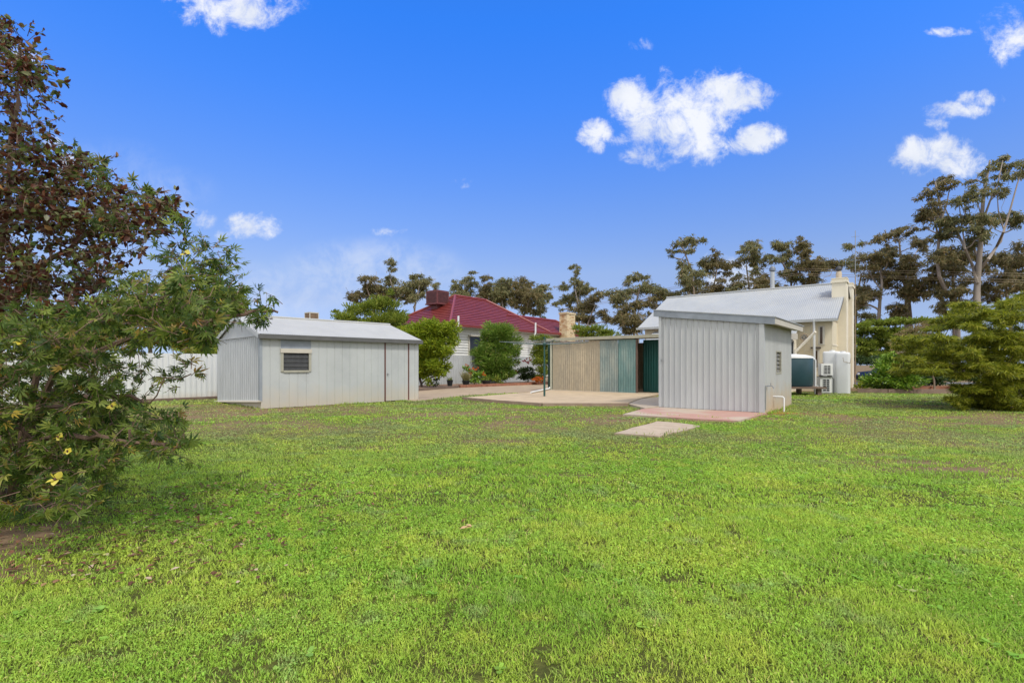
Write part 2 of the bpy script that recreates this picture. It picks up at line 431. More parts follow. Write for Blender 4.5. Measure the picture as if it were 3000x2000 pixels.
# the clouds, each as a few soft lobes: tangent coordinates of their direction seen from the garden
CL = [(1855,285,75,55,1),(1935,235,38,40,.62),(2030,335,130,85,1),(2130,275,110,62,1),(1960,370,120,70,1),(1900,440,70,50,.75),(2060,425,110,50,.9),
      (1745,395,48,42,.95),(1815,412,40,22,.7),(2225,402,78,40,.92),(2270,385,40,24,.6),
      (2790,322,95,26,.72),(2870,287,65,24,.78),(2755,460,115,58,1),(2735,365,45,18,.55),(2850,470,60,26,.55),(2960,95,75,80,.75),(2775,95,75,14,.62),
      (690,20,160,60,.85),(560,0,70,34,.7),(640,80,40,30,.5),(800,40,60,40,.6),(745,665,66,40,.98),(665,690,34,16,.5),(565,640,52,34,.72),
      (1140,677,46,15,.66),(1870,133,34,22,.55),(1335,540,44,18,.5),(60,175,60,34,.7),(205,490,45,34,.72),(135,420,40,30,.5),
      (2130,800,110,60,.5)]
VEIL = [(1090,800,210,80,1),(800,860,170,70,.8),(1130,760,90,50,.7),(480,560,120,60,.5),(2150,830,120,60,.7),(300,480,160,60,.4)]
def lobe(px, py, rx, ry, wt):
    s1 = nt.nodes.new('ShaderNodeVectorMath'); s1.operation = 'SUBTRACT'; nt.links.new(uv.outputs[0], s1.inputs[0]); s1.inputs[1].default_value = ((px-CX)/F, (HZ-py)/F, 0)
    s2 = nt.nodes.new('ShaderNodeVectorMath'); s2.operation = 'MULTIPLY'; nt.links.new(s1.outputs[0], s2.inputs[0]); s2.inputs[1].default_value = (F/rx, F/ry, 0)
    s3 = nt.nodes.new('ShaderNodeVectorMath'); s3.operation = 'DOT_PRODUCT'; nt.links.new(s2.outputs[0], s3.inputs[0]); nt.links.new(s2.outputs[0], s3.inputs[1])
    bl = mm('MULTIPLY_ADD', s3.outputs['Value'], -.42*wt, wt, True)
    return bl
acc = vac = None
for q in CL: acc = lobe(*q) if acc is None else mm('MAXIMUM', acc, lobe(*q))
for q in VEIL: vac = lobe(*q) if vac is None else mm('MAXIMUM', vac, lobe(*q))
def wnoise(scale, detail, rough, vec, dist=0.0):
    n = nt.nodes.new('ShaderNodeTexNoise'); n.inputs['Scale'].default_value = scale; n.inputs['Detail'].default_value = detail
    n.inputs['Roughness'].default_value = rough; n.inputs['Distortion'].default_value = dist; nt.links.new(vec, n.inputs['Vector']); return n.outputs['Fac']
n1 = wnoise(15, 12, .68, uv.outputs[0], .3); n2 = wnoise(9, 4, .5, uv.outputs[0])
dens = mm('ADD', acc, mm('MULTIPLY', mm('SUBTRACT', n1, .5), 2.7))
def smooth(x, a, b, lo=0.0, hi=1.0):
    n = nt.nodes.new('ShaderNodeMapRange'); n.interpolation_type = 'SMOOTHSTEP'; nt.links.new(x, n.inputs[0])
    for i, v in enumerate((a, b, lo, hi)): n.inputs[i+1].default_value = v
    return n.outputs[0]
cf = mm('MULTIPLY', smooth(dens, .30, 1.1, 0, .97), smooth(acc, .02, .4))
cf = mm('MULTIPLY', cf, smooth(dy, .08, .2))
shade = mm('MULTIPLY', smooth(n2, .32, .62), smooth(dens, 2.3, 1.2, .25, 1.0))
ccol = mixc(nt, shade, (5.7, 6.2, 7.3), (7.5, 7.7, 8.1))
veil = mm('MULTIPLY', mm('MULTIPLY', smooth(vac, 0, 1, 0, .5), smooth(n1, .3, .7)), smooth(dy, .08, .2))
col = mixc(nt, cf, mixc(nt, veil, blue, (6.2, 6.7, 7.6)), ccol)
# unseen broken cloud sheet, added overhead and behind the camera for neutral fill light
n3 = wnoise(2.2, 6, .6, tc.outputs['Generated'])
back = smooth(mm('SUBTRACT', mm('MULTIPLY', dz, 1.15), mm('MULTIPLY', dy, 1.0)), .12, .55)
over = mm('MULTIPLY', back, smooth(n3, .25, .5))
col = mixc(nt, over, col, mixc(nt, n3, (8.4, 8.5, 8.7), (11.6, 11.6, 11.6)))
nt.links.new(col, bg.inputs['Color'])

# ================================================================ ground
A = V(.627, .779, 0); B = V(.779, -.627, 0)       # the two directions the yard is laid out in
BARE = [(520,1188,3.2,1.3,.75),(700,1200,1.6,.35,.5),(1500,1202,3.5,.9,.6),(1350,1182,2.2,.8,.6),(1720,1206,2.6,.8,.6),(1440,1290,.9,.3,.75),(1250,1205,1.6,.4,.45),
        (2420,1217,1.2,.7,.7),(2370,1290,1.7,.3,.6),(2750,1222,2.4,.45,1.0),(2860,1240,1.4,.4,1.0),(2930,1215,1.6,1.0,.9),(2720,1352,1.4,.3,.85),(2800,1372,1.3,.28,.9),(2950,1395,.8,.15,.8),(2550,1330,1.2,.22,.7),(2450,1255,1.6,.35,.75),(2880,1300,1.6,.3,.7),(2150,1330,.9,.2,.5),(1650,1390,.6,.12,.55),(1050,1310,1.0,.2,.5),
        (2300,1250,.8,.3,.5),(1760,1307,.5,.15,.6),(1980,1697,.12,.035,1.1),(1600,1494,.16,.06,.6),(50,1560,.55,.35,1.25),(190,1530,.40,.16,1.1),(40,1670,.4,.16,.9),(-60,1600,.6,.4,1.1),(120,1480,.6,.3,1.0),(300,1500,.3,.10,.8),
        (2640,1290,.8,.2,.5),(1900,1345,.6,.15,.4),(1280,1380,.5,.15,.4),(2260,1214,.55,.25,1.1),(2330,1192,.6,.3,.6)]
BARE = [(G(a, b), c, d, e) for a, b, c, d, e in BARE]
def bare_at(x, y):
    n = fbm(x*.45, y*.45, 3, 4); n2 = fbm(x*2.2, y*2.2, 9, 4)
    far = np.clip((y-7)/5, 0, 1)*np.clip((22-y)/5, 0, 1)
    b = np.clip((n-.37)*3.2, 0, .92)*far*.9
    for c, rx, ry, k in BARE:
        d = ((x-c.x)/rx)**2+((y-c.y)/ry)**2
        b = np.maximum(b, k*np.exp(-d*.8))
    b = b*(.55+.9*n2)
    out = np.clip((y-24.2-np.maximum(0, x-8)*.16)/1.2, 0, 1)     # beyond the lawn: garden earth
    return np.clip(np.maximum(b, out*(.55+.5*n2)), 0, 1)
def grass_tint(x, y, g):
    """colour of the plants themselves: couch grass, clover, yellowing and grey-green weeds in patches"""
    n1 = fbm(x*.35, y*.35, 21, 4); n2 = fbm(x*1.3, y*1.3, 33, 4); n3 = fbm(x*5, y*5, 41, 3)
    base = np.array([.40, .585, .068]); yel = np.array([.56, .63, .09]); grey = np.array([.34, .44, .16]); deep = np.array([.29, .49, .05]); tan = np.array([.68, .54, .22])
    c = np.repeat(base[None], len(x), 0)
    def mx(c, t, k): return c*(1-k[:, None])+t[None]*k[:, None]
    c = mx(c, grey, np.clip((n1-.47)*5, 0, .8)*np.clip((y-5)/5, .12, 1))
    c = mx(c, np.array([.31, .34, .13]), np.clip((y-6.5)/4, 0, .92)*np.clip((fbm(x*.55, y*.55, 61, 4)-.30)*5, .35, 1))
    c = mx(c, deep, np.clip((fbm(x*.7, y*.7, 36, 4)-.46)*4.5, 0, .85))
    c = mx(c, yel, np.clip((.46-n2)*3.0, 0, .6)*.8)
    c = mx(c, yel, np.clip((n3-.6)*4, 0, .6))
    c = mx(c, grey*1.1, np.clip((.36-n3)*3, 0, .6))
    c = mx(c, tan, (g.random(len(x)) < .035)*.8)
    return c
xs = np.unique(np.concatenate([np.linspace(-900, -24, 24), np.arange(-24, 28, .22), np.linspace(28, 900, 24)]))
ys = np.unique(np.concatenate([np.linspace(-200, -3, 12), np.arange(-3, 46, .22), np.linspace(46, 1500, 26)]))
X, Y = np.meshgrid(xs, ys); x = X.ravel(); y = Y.ravel()
gb = bare_at(x, y)
gz = -.012+.02*(fbm(x*.8, y*.8, 5, 3)-.5)*np.exp(-np.maximum(0, y-24)/10)
nx, ny = len(xs), len(ys)
ii = (np.arange(ny-1)[:, None]*nx+np.arange(nx-1)[None]).ravel()
ff = np.stack([ii, ii+1, ii+nx+1, ii+nx], 1).ravel()
def ground_mat():
    m, nt, b = new_mat('lawn_ground')
    a = nt.nodes.new('ShaderNodeAttribute'); a.attribute_name = 'tint'
    n = noise(nt, 9, 5, .65); n2 = noise(nt, 60, 3, .6)
    soil = ramp(nt, n, [(.3, (.15, .10, .06)), (.6, (.25, .17, .10)), (.8, (.32, .23, .14))])
    turf = ramp(nt, n, [(.3, (.05, .058, .016)), (.7, (.11, .115, .028))])
    sp = nt.nodes.new('ShaderNodeSeparateColor'); nt.links.new(a.outputs['Color'], sp.inputs[0])
    k = math_n(nt, 'ADD', sp.outputs[0], math_n(nt, 'MULTIPLY', math_n(nt, 'SUBTRACT', n2, .5), .5), None, True)
    c = mixc(nt, k, turf, soil); c = mixc(nt, sp.outputs[1], c, (.48, .17, .06))
    nt.links.new(c, b.inputs['Base Color']); b.inputs['Roughness'].default_value = .95; b.inputs['Specular IOR Level'].default_value = .1
    bump(nt, b, n2, .6, .03)
    return m
oc = G(2264, 1206); orange = np.clip(1.3*np.exp(-(((x-oc.x)/.55)**2+((y-oc.y)/.5)**2)), 0, 1)*.9
lawn = raw_mesh('lawn', np.stack([x, y, gz], 1), ff, np.full(len(ii), 4), ground_mat(), col=np.stack([gb, orange, gb*0, gb*0+1], 1))
tag(lawn, kind='structure')
for p in lawn.data.polygons: p.use_smooth = True

# slabs and paths
def sheet(name, pts, z0, z1, mat, kind='structure'):
    m = MB(); m.prism(pts, z0, z1); o = m.build(name, mat); return tag(o, kind=kind)
CF = Frame(G(1618, 1147), V(.79, -.613, 0))            # line of the open shed's iron wall
def cfp(u, s): return CF.o+CF.u*u-CF.n*s
SLAB = [G(1362, 1163, .10), G(1470, 1172, .10), G(1589, 1180, .10), G(1838, 1180, .10), G(1876, 1166, .10), cfp(5.8, -.35), cfp(8.4, -.35), cfp(8.4, 5), cfp(0, 5), cfp(-.05, -.05), G(1550, 1148, .10)]
sheet('paved_yard', SLAB, -.05, .094, M['sand'])
edge = []
for a, b in zip(SLAB[:3], SLAB[1:4]): edge.append((a, b))
m = MB()
for a, b in edge:
    d = (b-a); L = d.length; d.normalize(); n = V(d.y, -d.x, 0)
    fr = Frame(V(a.x, a.y, 0), d, n); fr.box(m, 0, L-.004, -.05, .104, .002, .14)
tag(m.build('yard_kerb', M['conc_edge']), kind='structure')
sheet('concrete_strip', [cfp(-.05, -.5), cfp(5.7, -.45), cfp(5.7, -.02), cfp(-.05, -.02)], .09, .101, M['concrete'])
SHEDR = G(2236, 1213); SR_U = V(.779, -.627, 0); SR_A = V(.627, .779, 0); SRL = SHEDR-SR_U*3.03
sheet('entry_path', [G(1841, 1182, .07), G(1876, 1168, .07), G(1936, 1161, .07), SRL+SR_A*1.6, SRL+SR_A*.02-SR_U*.01, G(1889, 1195, .07)], -.05, .07, M['concrete'])
sheet('shed_slab', [G(1825, 1212, .05), G(1884, 1196.5, .05), SRL+SR_U*.02-SR_A*.01, SHEDR-SR_A*.03+SR_U*.1, G(2163, 1231, .05), G(2050, 1226, .05)], -.05, .045, M['pink'])
sheet('stepping_slab', [G(1800, 1268, .03), G(1836, 1258, .03), G(1852, 1252, .03), G(1905, 1240, .03), G(1925, 1233, .03), G(1990, 1238, .03), G(2052, 1246, .03), G(2010, 1258, .03), G(1962, 1268, .03), G(1930, 1277, .03), G(1870, 1272, .03)], -.05, .03, M['old_slab'])
sheet('driveway', [G(1215, 1175), G(1400, 1156), G(1555, 1148), V(2.3, 26, 0), V(6.5, 31, 0), V(4, 34.4, 0), G(1590, 1125.5), G(1340, 1136.5), G(1200, 1146), V(-9, 30, 0), V(-9, 24, 0)], -.04, .012, M['drive'])

# ================================================================ left shed
C0 = G(765, 1197); U = V(.706, .709, 0); W = V(-.709, .706, 0); SL, SW, SH, SRZ = 5.98, 4.6, 2.38, 3.10
t = thing('garden_shed', 'long grey metal shed with white gable roof, one louvre window and a narrow door', 'shed', C0)
ff_ = Frame(C0, U, -W); fe = Frame(C0+W*SW, -W, -U); fb = Frame(C0+U*SL+W*SW, -U, W); fr_ = Frame(C0+U*SL, W, U)
gab = lambda u: SH-.02+(SRZ-SH)*(1-abs(u-SW/2)/(SW/2))
m = MB(); corr(m, ff_, 0, .604, 0, SH, .285, .012, 'groove'); corr(m, ff_, 1.607, 4.44, 0, SH, .285, .012, 'groove'); corr(m, ff_, 5.53, SL, 0, SH, .285, .012, 'groove')
corr(m, ff_, .604, 1.607, 0, 1.15, .285, .012, 'groove'); ff_.box(m, .604, 1.607, 1.15, 1.17, -.08, 0)
corr(m, fb, 0, SL, 0, SH, .285, .012, 'groove'); m.build('front_wall', M['panel'], t)
m = MB(); corr(m, fe, 0, SW, lambda u: .02+.25*u/SW, SH-.03, .19, .02, 'rib', .02); corr(m, fr_, 0, SW, 0, SH, .19, .02, 'rib'); m.build('end_wall', M['galv'], t)
m = MB(); fe.box(m, 0, SW, -.02, .27, -.05, -.002); m.build('base_board', M['panel'], t)
m = MB()
m.hexa([fe.p(-.12, -.02, -.01), fe.p(SW+.02, .22, -.01), fe.p(SW+.02, .22, .11), fe.p(-.12, -.02, .11), fe.p(-.12, .03, -.01), fe.p(SW+.02, .27, -.01), fe.p(SW+.02, .27, .09), fe.p(-.12, .03, .09)])
m.build('sill', M['cream_trim'], t)
m = MB()
for f0 in (fe, fr_): m.add([f0.p(0, SH-.03, .01), f0.p(SW, SH-.03, .01), f0.p(SW/2, SRZ-.02, .01)], [(0, 1, 2)])
m.build('gable', M['galv_pale'], t)
m = MB(); fe.box(m, 0, SW+.04, SH-.06, SH-.02, .012, .05); m.build('trim', M['galv_pale'], t)
slope = math.hypot(SW/2, SRZ-SH)
m = MB()
for o_, n_, uu in ((C0-U*.08-W*.10, W, U), (C0+U*(SL+.08)+W*(SW+.10), -W, -U)):
    upv = (n_*(SW/2+.10)+V(0, 0, (SRZ-SH)+.03)).normalized(); fr = Frame(o_+V(0, 0, SH-.005), uu, uu.cross(upv)*(1 if uu.cross(upv).z > 0 else -1), upv)
    corr(m, fr, 0, SL+.16, 0, slope+.105, .076, .014, 'sine'); fr.box(m, 0, SL+.16, .01, slope+.10, -.02, -.004)
m.build('roof', M['shed_roof'], t)
m = MB(); rc = C0+W*(SW/2)+V(0, 0, SRZ+.045)
m.tube([rc-U*.1, rc+U*(SL+.1)], .045, 8); m.build('ridge_cap', M['shed_roof'], t)
m = MB(); ff_.box(m, -.12, SL+.1, SH-.15, SH-.012, .085, .17); m.build('gutter', M['gutter_grey'], t)
m = MB(); ff_.box(m, -.055, .03, .25, SH-.1, -.02, .02); fe.box(m, SW-.07, SW-.02, .28, SH-.06, .045, .06); m.build('corner_flashing', M['flash_grey'], t)
for f0 in (fe,):
    for s_ in (0, 1):
        m = MB(); a_ = f0.p(-.08 if s_ else SW+.08, SH-.06, .07); b_ = f0.p(SW/2, SRZ+.0, .07)
        d_ = (b_-a_); n2_ = V(0, 0, 1)
        m.hexa([a_-V(0, 0, .1), b_-V(0, 0, .1), b_-V(0, 0, .1)+f0.n*.03, a_-V(0, 0, .1)+f0.n*.03, a_+V(0, 0, .04), b_+V(0, 0, .04), b_+V(0, 0, .04)+f0.n*.03, a_+V(0, 0, .04)+f0.n*.03])
        m.build('barge_board', M['galv_pale'], t)
wd = MB(); ff_.box(wd, .604, .684, 1.17, 1.79, -.05, .03); ff_.box(wd, 1.527, 1.607, 1.17, 1.79, -.05, .03); ff_.box(wd, .684, 1.527, 1.15, 1.215, -.05, .045)
w_ = wd.build('window', M['putty'], t)
m = MB(); ff_.box(m, .59, 1.62, 1.79, 1.93, -.03, .05); m.build('lintel', M['cream_trim'], w_)
m = MB(); ff_.box(m, .604, 1.607, 1.93, SH-.1, -.03, .006); m.build('blank_panel', M['fascia'], w_)
m = MB()
for k in range(4):
    z = 1.225+k*.142; m.quad(ff_.p(.684, z, -.005), ff_.p(1.527, z, -.005), ff_.p(1.527, z+.142, -.05), ff_.p(.684, z+.142, -.05))
m.quad(ff_.p(.684, 1.2, -.07), ff_.p(1.527, 1.2, -.07), ff_.p(1.527, 1.8, -.07), ff_.p(.684, 1.8, -.07))
m.build('louvres', M['dark_glass'], w_)
m = MB()
for k in range(21): u = .70+k*.04; ff_.box(m, u, u+.004, 1.215, 1.79, .004, .008)
for k in range(3): ff_.box(m, .684, 1.527, 1.352+k*.142, 1.366+k*.142, .002, .012)
for k in range(12): z = 1.24+k*.046; ff_.box(m, .684, 1.527, z, z+.004, .009, .011)
m.build('mesh_screen', M['mesh_wire'], w_)
d_ = MB(); corr(d_, ff_, 4.474, 5.497, .02, SH-.1, .285, .012, 'groove', -.004); dr = d_.build('door', M['panel'], t)
for u in (4.44, 5.49):
    m = MB(); ff_.box(m, u, u+.045, .01, SH-.1, -.01, .014); m.build('door_edge', M['maroon'], dr)
m = MB(); ff_.box(m, 4.55, 4.58, .98, 1.08, .0, .02); m.tube([ff_.p(4.565, 1.04, .01), ff_.p(4.565, 1.04, .06), ff_.p(4.61, 1.03, .06)], .011, 6); m.build('handle', M['steel'], dr)

# ================================================================ right shed
t = thing('tool_shed', 'tall skillion shed of pale ribbed metal on a pink stained slab', 'shed', SHEDR)
LW, LD = 3.03, 4.03
f1 = Frame(SRL, SR_U, -SR_A); f2 = Frame(SHEDR, SR_A, SR_U); f3 = Frame(SHEDR+SR_A*LD, -SR_U, SR_A); f4 = Frame(SRL+SR_A*LD, -SR_A, -SR_U)
hL, hR = 2.98, 2.62
m = MB(); corr(m, f1, 0, LW, .05, lambda u: hL+(hR-hL)*u/LW, .178, .028, 'rib'); corr(m, f3, 0, LW, 0, lambda u: hR+(hL-hR)*u/LW, .178, .028, 'rib'); corr(m, f4, 0, LD, 0, hL, .178, .028, 'rib')
m.build('front_wall', M['galv_pale'], t)
m = MB()
corr(m, f2, 0, 1.53, 0, hR, .11, .018, 'trap'); corr(m, f2, 2.34, LD, 0, hR, .11, .018, 'trap'); corr(m, f2, 1.53, 2.34, 0, 1.107, .11, .018, 'trap'); corr(m, f2, 1.53, 2.34, 1.83, hR, .11, .018, 'trap')
m.build('side_wall', M['side'], t)
m = MB(); f1.box(m, LW-.10, LW+.03, .05, hR+.02, .03, .045); f2.box(m, -.03, .06, .05, hR, .019, .034); m.build('corner_flashing', M['galv_pale'], t)
m = MB(); f1.box(m, -.03, .06, .05, hL, .03, .045); m.build('corner_flashing', M['galv_pale'], t)
def sk(u): return 2.95+(2.52-2.95)*(u+.19)/(LW+.50)     # underside of roof along the front
def skew(mb, fr, u0, u1, dz0, dz1, n0, n1):
    mb.hexa([fr.p(u0, sk(u0)+dz0, n0), fr.p(u1, sk(u1)+dz0, n0), fr.p(u1, sk(u1)+dz0, n1), fr.p(u0, sk(u0)+dz0, n1), fr.p(u0, sk(u0)+dz1, n0), fr.p(u1, sk(u1)+dz1, n0), fr.p(u1, sk(u1)+dz1, n1), fr.p(u0, sk(u0)+dz1, n1)])
m = MB(); skew(m, f1, -.19, LW+.31, -.0, .20, .05, .075); m.build('fascia', M['fascia'], t)
m = MB(); skew(m, f1, -.20, LW+.34, .202, .225, -LD-.3, .09); m.build('roof', M['galv'], t)
m = MB(); skew(m, f1, LW+.285, LW+.312, .02, .19, -LD-.28, .048); m.build('side_fascia', M['cream_trim'], t)
m = MB(); skew(m, f1, LW+.03, LW+.284, .03, .045, -LD-.28, .046); m.build('soffit', M['cream_trim'], t)
wd = MB()
for a_, b_, c_, e_ in ((1.53, 1.60, 1.107, 1.83), (2.27, 2.34, 1.107, 1.83), (1.60, 2.27, 1.107, 1.16), (1.60, 2.27, 1.79, 1.83)): f2.box(wd, a_, b_, c_, e_, -.05, .024)
w_ = wd.build('window', M['putty'], t)
m = MB()
for k in range(5):
    z = 1.16+k*.126; m.quad(f2.p(1.6, z, .0), f2.p(2.27, z, .0), f2.p(2.27, z+.126, -.04), f2.p(1.6, z+.126, -.04))
m.build('louvres', plain('louvre_pale', (.20, .19, .16), .2, 0, .3, 3, None, 0), w_)
m = MB(); m.tube([f2.p(.05, .12, .05), f2.p(.05, .80, .05)], .014, 6); m.tube([f2.p(.05, .79, .05), f2.p(.36, .79, .07), f2.p(.36, .79, .16), f2.p(.36, .72, .2)], .015, 6)
m.tube([f2.p(.36, .79, .12), f2.p(.36, .87, .12)], .01, 6); m.tube([f2.p(.31, .87, .12), f2.p(.41, .87, .12)], .008, 6)
m.build('garden_tap', M['steel'], t)
m = MB(); m.tube([f2.p(1.2, .44, -.01), f2.p(1.2, .44, .27), f2.p(1.2, .41, .30), f2.p(1.2, -.03, .30)], .026, 8); m.build('waste_pipe', M['white_plastic'], t)
m = MB(); m.tube([f1.p(.07, 1.50, .05), f1.p(.07, 1.58, .05)], .02, 6); m.build('latch', M['steel'], t)

# ================================================================ open shed (skillion carport)
t = thing('open_shed', 'low flat roofed open shed clad in beige and teal corrugated iron', 'shed', CF.o)
zt = 2.62
def cwall(name, u0, u1, mat, z0=.10, n0=0.0):
    m = MB(); corr(m, CF, u0, u1, z0, zt-.04, .125, .026, 'sine', n0); return m.build(name, mat, t)
cwall('beige_wall', .02, 2.75, M['beige_iron']); cwall('teal_wall', 2.75, 3.72, M['teal_iron']); cwall('teal_wall', 3.72, 4.62, M['teal_iron2'], .07)
m = MB(); corr(m, CF, 4.5, 8.2, .08, zt-.03, .125, .03, 'sine', -1.1); m.build('inner_wall', M['green_iron'], t)
m = MB(); CF.box(m, 4.62, 4.70, .06, zt-.03, -.05, .025); m.build('post', M['brown_post'], t)
m = MB(); CF.box(m, -.1, -.02, .06, zt, -.03, .05); m.build('post', plain('post_cream', (.46, .46, .36), .7, 0, .08, 3), t)
m = MB(); CF.box(m, -.3, 8.2, zt, zt+.14, .04, .14); m.build('gutter', plain('gutter_drab', (.36, .34, .25), .6, 0, .12, 2), t)
m = MB(); fr = Frame(CF.p(-.25, zt+.10, .08), CF.u, V(0, 0, 1), -CF.n+V(0, 0, .03)); corr(m, fr, 0, 8.4, 0, 4.9, .15, .05, 'sine'); fr.box(m, 0, 8.4, .02, 4.9, -.03, -.01); m.build('roof', plain('old_iron_roof', (.40, .36, .31), .7, 0, .15, 1), t)
m = MB(); fs = Frame(CF.p(0, 0, -.3), -CF.n, -CF.u); corr(m, fs, 0, 4.5, .08, zt, .076, .017, 'sine'); fb_ = Frame(CF.p(0, 0, -4.8), CF.u, -CF.n); corr(m, fb_, 0, 8.2, .08, zt, .076, .017, 'sine'); m.build('back_wall', M['beige_iron'], t)
m = MB(); CF.box(m, -.62, -.12, .12, zt-.06, -.55, -.52); m.build('shade_screen', plain('shade_cloth', (.014, .05, .04), .9, 0, .2, 3), t)
m = MB(); m.tube([CF.p(-.07, .22, .12), CF.p(-.09, .16, .2), G(1556, 1152, .10)+V(0, 0, .045)], .042, 8); m.build('drain_pipe', M['white_plastic'], t)

# ================================================================ rotary clothes line
cp = G(1595, 1160, .10)
t = thing('clothes_line', 'green rotary clothes line with spread arms on the sandy paving', 'clothes line', cp)
m = MB(); m.tube([cp, cp+V(0, 0, 1.35)], .042, 10); m.tube([cp+V(0, 0, 1.3), cp+V(0, 0, 2.18)], .033, 10); m.tube([cp+V(0, 0, 2.1), cp+V(0, 0, 2.45)], .022, 8); m.build('post', M['green_dark'], t)
m = MB(); m.lathe(cp+V(0, 0, 2.08), [(.05, 0), (.075, .03), (.075, .12), (.05, .15)], 12); m.build('hub', M['green_dark'], t)
ends = []
for k in range(4):
    th = math.radians(8+90*k); d = V(math.cos(th), math.sin(th), 0)
    m = MB(); e = cp+d*1.88+V(0, 0, 2.24); m.tube([cp+d*.06+V(0, 0, 2.14), cp+d*.9+V(0, 0, 2.17), e], [.02, .018, .015], 6)
    m.tube([cp+V(0, 0, 2.44), cp+d*.8+V(0, 0, 2.18)], .006, 5); m.build('arm', M['green_dark'], t); ends.append(d)
m = MB()
for k in range(4):
    for s_ in (.4, .6, .8, .98): 
        a_ = cp+ends[k]*1.88*s_+V(0, 0, 2.15+.09*s_); b_ = cp+ends[(k+1) % 4]*1.88*s_+V(0, 0, 2.15+.09*s_)
        m.tube([a_, (a_+b_)/2-V(0, 0, .02), b_], .0045, 4)
m.build('line_wires', M['steel'], t)
m = MB(); m.tube([cp+V(0.03, 0, 1.3), cp+V(.12, -.05, 1.3), cp+V(.14, -.06, 1.2)], .01, 6); m.build('winding_handle', M['steel'], t)

# ================================================================ house with red tiled roof
E0 = V(-4.49, 36.5, 0); EZ = 4.36; A2 = V(.63, .777, 0); B2 = V(.777, -.63, 0); TP = .68
t = thing('tiled_house', 'white weatherboard house under a red tiled hip roof', 'house', E0)
def hp(p, q, z): return E0+A2*p-B2*q+V(0, 0, z)        # p along the long side, q back from the eave
def tile_slope(mb, e0, e1, r0, r1, rows):
    """a roof face laid in stepped tile courses: eave edge e0-e1, ridge edge r0-r1"""
    n = (e1-e0).cross(r0-e0).normalized()
    if n.z < 0: n = -n
    for i in range(rows):
        a, b = i/rows, (i+1)/rows
        lo0, lo1, hi0, hi1 = e0.lerp(r0, a), e1.lerp(r1, a), e0.lerp(r0, b), e1.lerp(r1, b)
        mb.add([lo0+n*.06, lo1+n*.06, hi1+n*.015, hi0+n*.015], [(0, 1, 2, 3)]); mb.add([lo0, lo1, lo1+n*.06, lo0+n*.06], [(0, 1, 2, 3)])
m = MB(); W2 = 8.3
ra, rb = hp(4.6, 4.15, EZ+4.15*TP), hp(8.5, 4.15, EZ+4.15*TP)
tile_slope(m, hp(0, 0, EZ), hp(12.6, 0, EZ), ra, rb, 17); tile_slope(m, hp(0, W2, EZ), hp(0, 0, EZ), ra, ra+V(0, 0, .001), 17)
tile_slope(m, hp(12.6, 0, EZ), hp(12.6, W2, EZ), rb, rb+V(0, 0, .001), 17); tile_slope(m, hp(12.6, W2, EZ), hp(0, W2, EZ), rb, ra, 17)
q2 = 2.05; s1_, s2_ = hp(9, q2, EZ+q2*TP), hp(16.6, q2, EZ+q2*TP)
tile_slope(m, hp(12.6, 0, EZ-.02), hp(19, 0, EZ-.02), s1_, s2_, 9); tile_slope(m, hp(19, 0, EZ-.02), hp(19, q2*2, EZ-.02), s2_, s2_+V(0, 0, .001), 9); tile_slope(m, hp(19, q2*2, EZ-.02), hp(12.6, q2*2, EZ-.02), s2_, s1_, 9)
rf = m.build('roof', M['tiles'], t)
m = MB()
for a_, b_ in ((hp(0, 0, EZ), ra), (hp(0, W2, EZ), ra), (ra, rb), (rb, hp(12.6, 0, EZ)), (rb, hp(12.6, W2, EZ)), (s1_, s2_), (s2_, hp(19, 0, EZ))): m.tube([a_+V(0, 0, .06), b_+V(0, 0, .06)], .10, 6)
m.build('ridge_tiles', plain('ridge_red', (.22, .035, .035), .45, 0, .1, 4), rf)
m = MB(); fh = Frame(hp(0, 0, 0), A2, B2); fh2 = Frame(hp(0, W2, 0), B2, -A2)
fh.box(m, -.05, 19.05, EZ-.16, EZ+.02, 0, .12); fh2.box(m, 0, W2, EZ-.16, EZ+.02, 0, .12); m.build('gutter', M['red_fascia'], t)
m = MB(); 
def boards(mb, f0, u0, u1, z0, z1, n0):
    z = z0
    while z < z1:
        zz = min(z+.2, z1); mb.quad(f0.p(u0, z, n0+.06), f0.p(u1, z, n0+.06), f0.p(u1, zz, n0), f0.p(u0, zz, n0)); mb.quad(f0.p(u0, z, n0), f0.p(u1, z, n0), f0.p(u1, z, n0+.06), f0.p(u0, z, n0+.06)); z += .2
boards(m, fh, .65, 18.4, .3, EZ-.02, -.6); boards(m, fh2, .6, W2-.6, .3, EZ-.02, -.65); fh.box(m, .7, 18.3, EZ-.2, EZ-.16, -.6, 0)
fb3 = Frame(hp(0, W2, 0), A2, -B2); boards(m, fb3, .65, 18.4, .3, EZ-.02, -.6)
m.build('weatherboards', plain('weatherboard', (.72, .71, .66), .55, 0, .04, 2, None, .04), t)
m = MB(); fh.box(m, .6, 18.4, -.1, .3, -.62, -.58); fh2.box(m, .6, W2-.6, -.1, .3, -.68, -.62); m.build('plinth', M['concrete'], t)
m = MB(); fh.box(m, .56, .70, .0, EZ-.2, -.60, -.545); m.build('corner_post', M['red_fascia'], t)
wd = MB()
for a_, b_, c_, e_ in ((2.5, 2.6, 1.85, 3.55), (3.8, 3.9, 1.85, 3.55), (2.5, 3.9, 3.55, 3.7), (2.5, 3.9, 1.72, 1.85)): fh.box(wd, a_, b_, c_, e_, -.59, -.48)
w_ = wd.build('window', M['cream_trim'], t); m = MB(); fh.box(m, 2.6, 3.8, 1.85, 3.55, -.575, -.52); m.build('pane', M['dark_glass'], w_)
m = MB(); fh.box(m, 2.45, 3.95, 3.58, 3.68, -.479, -.2); m.build('window_hood', M['cream_trim'], w_)
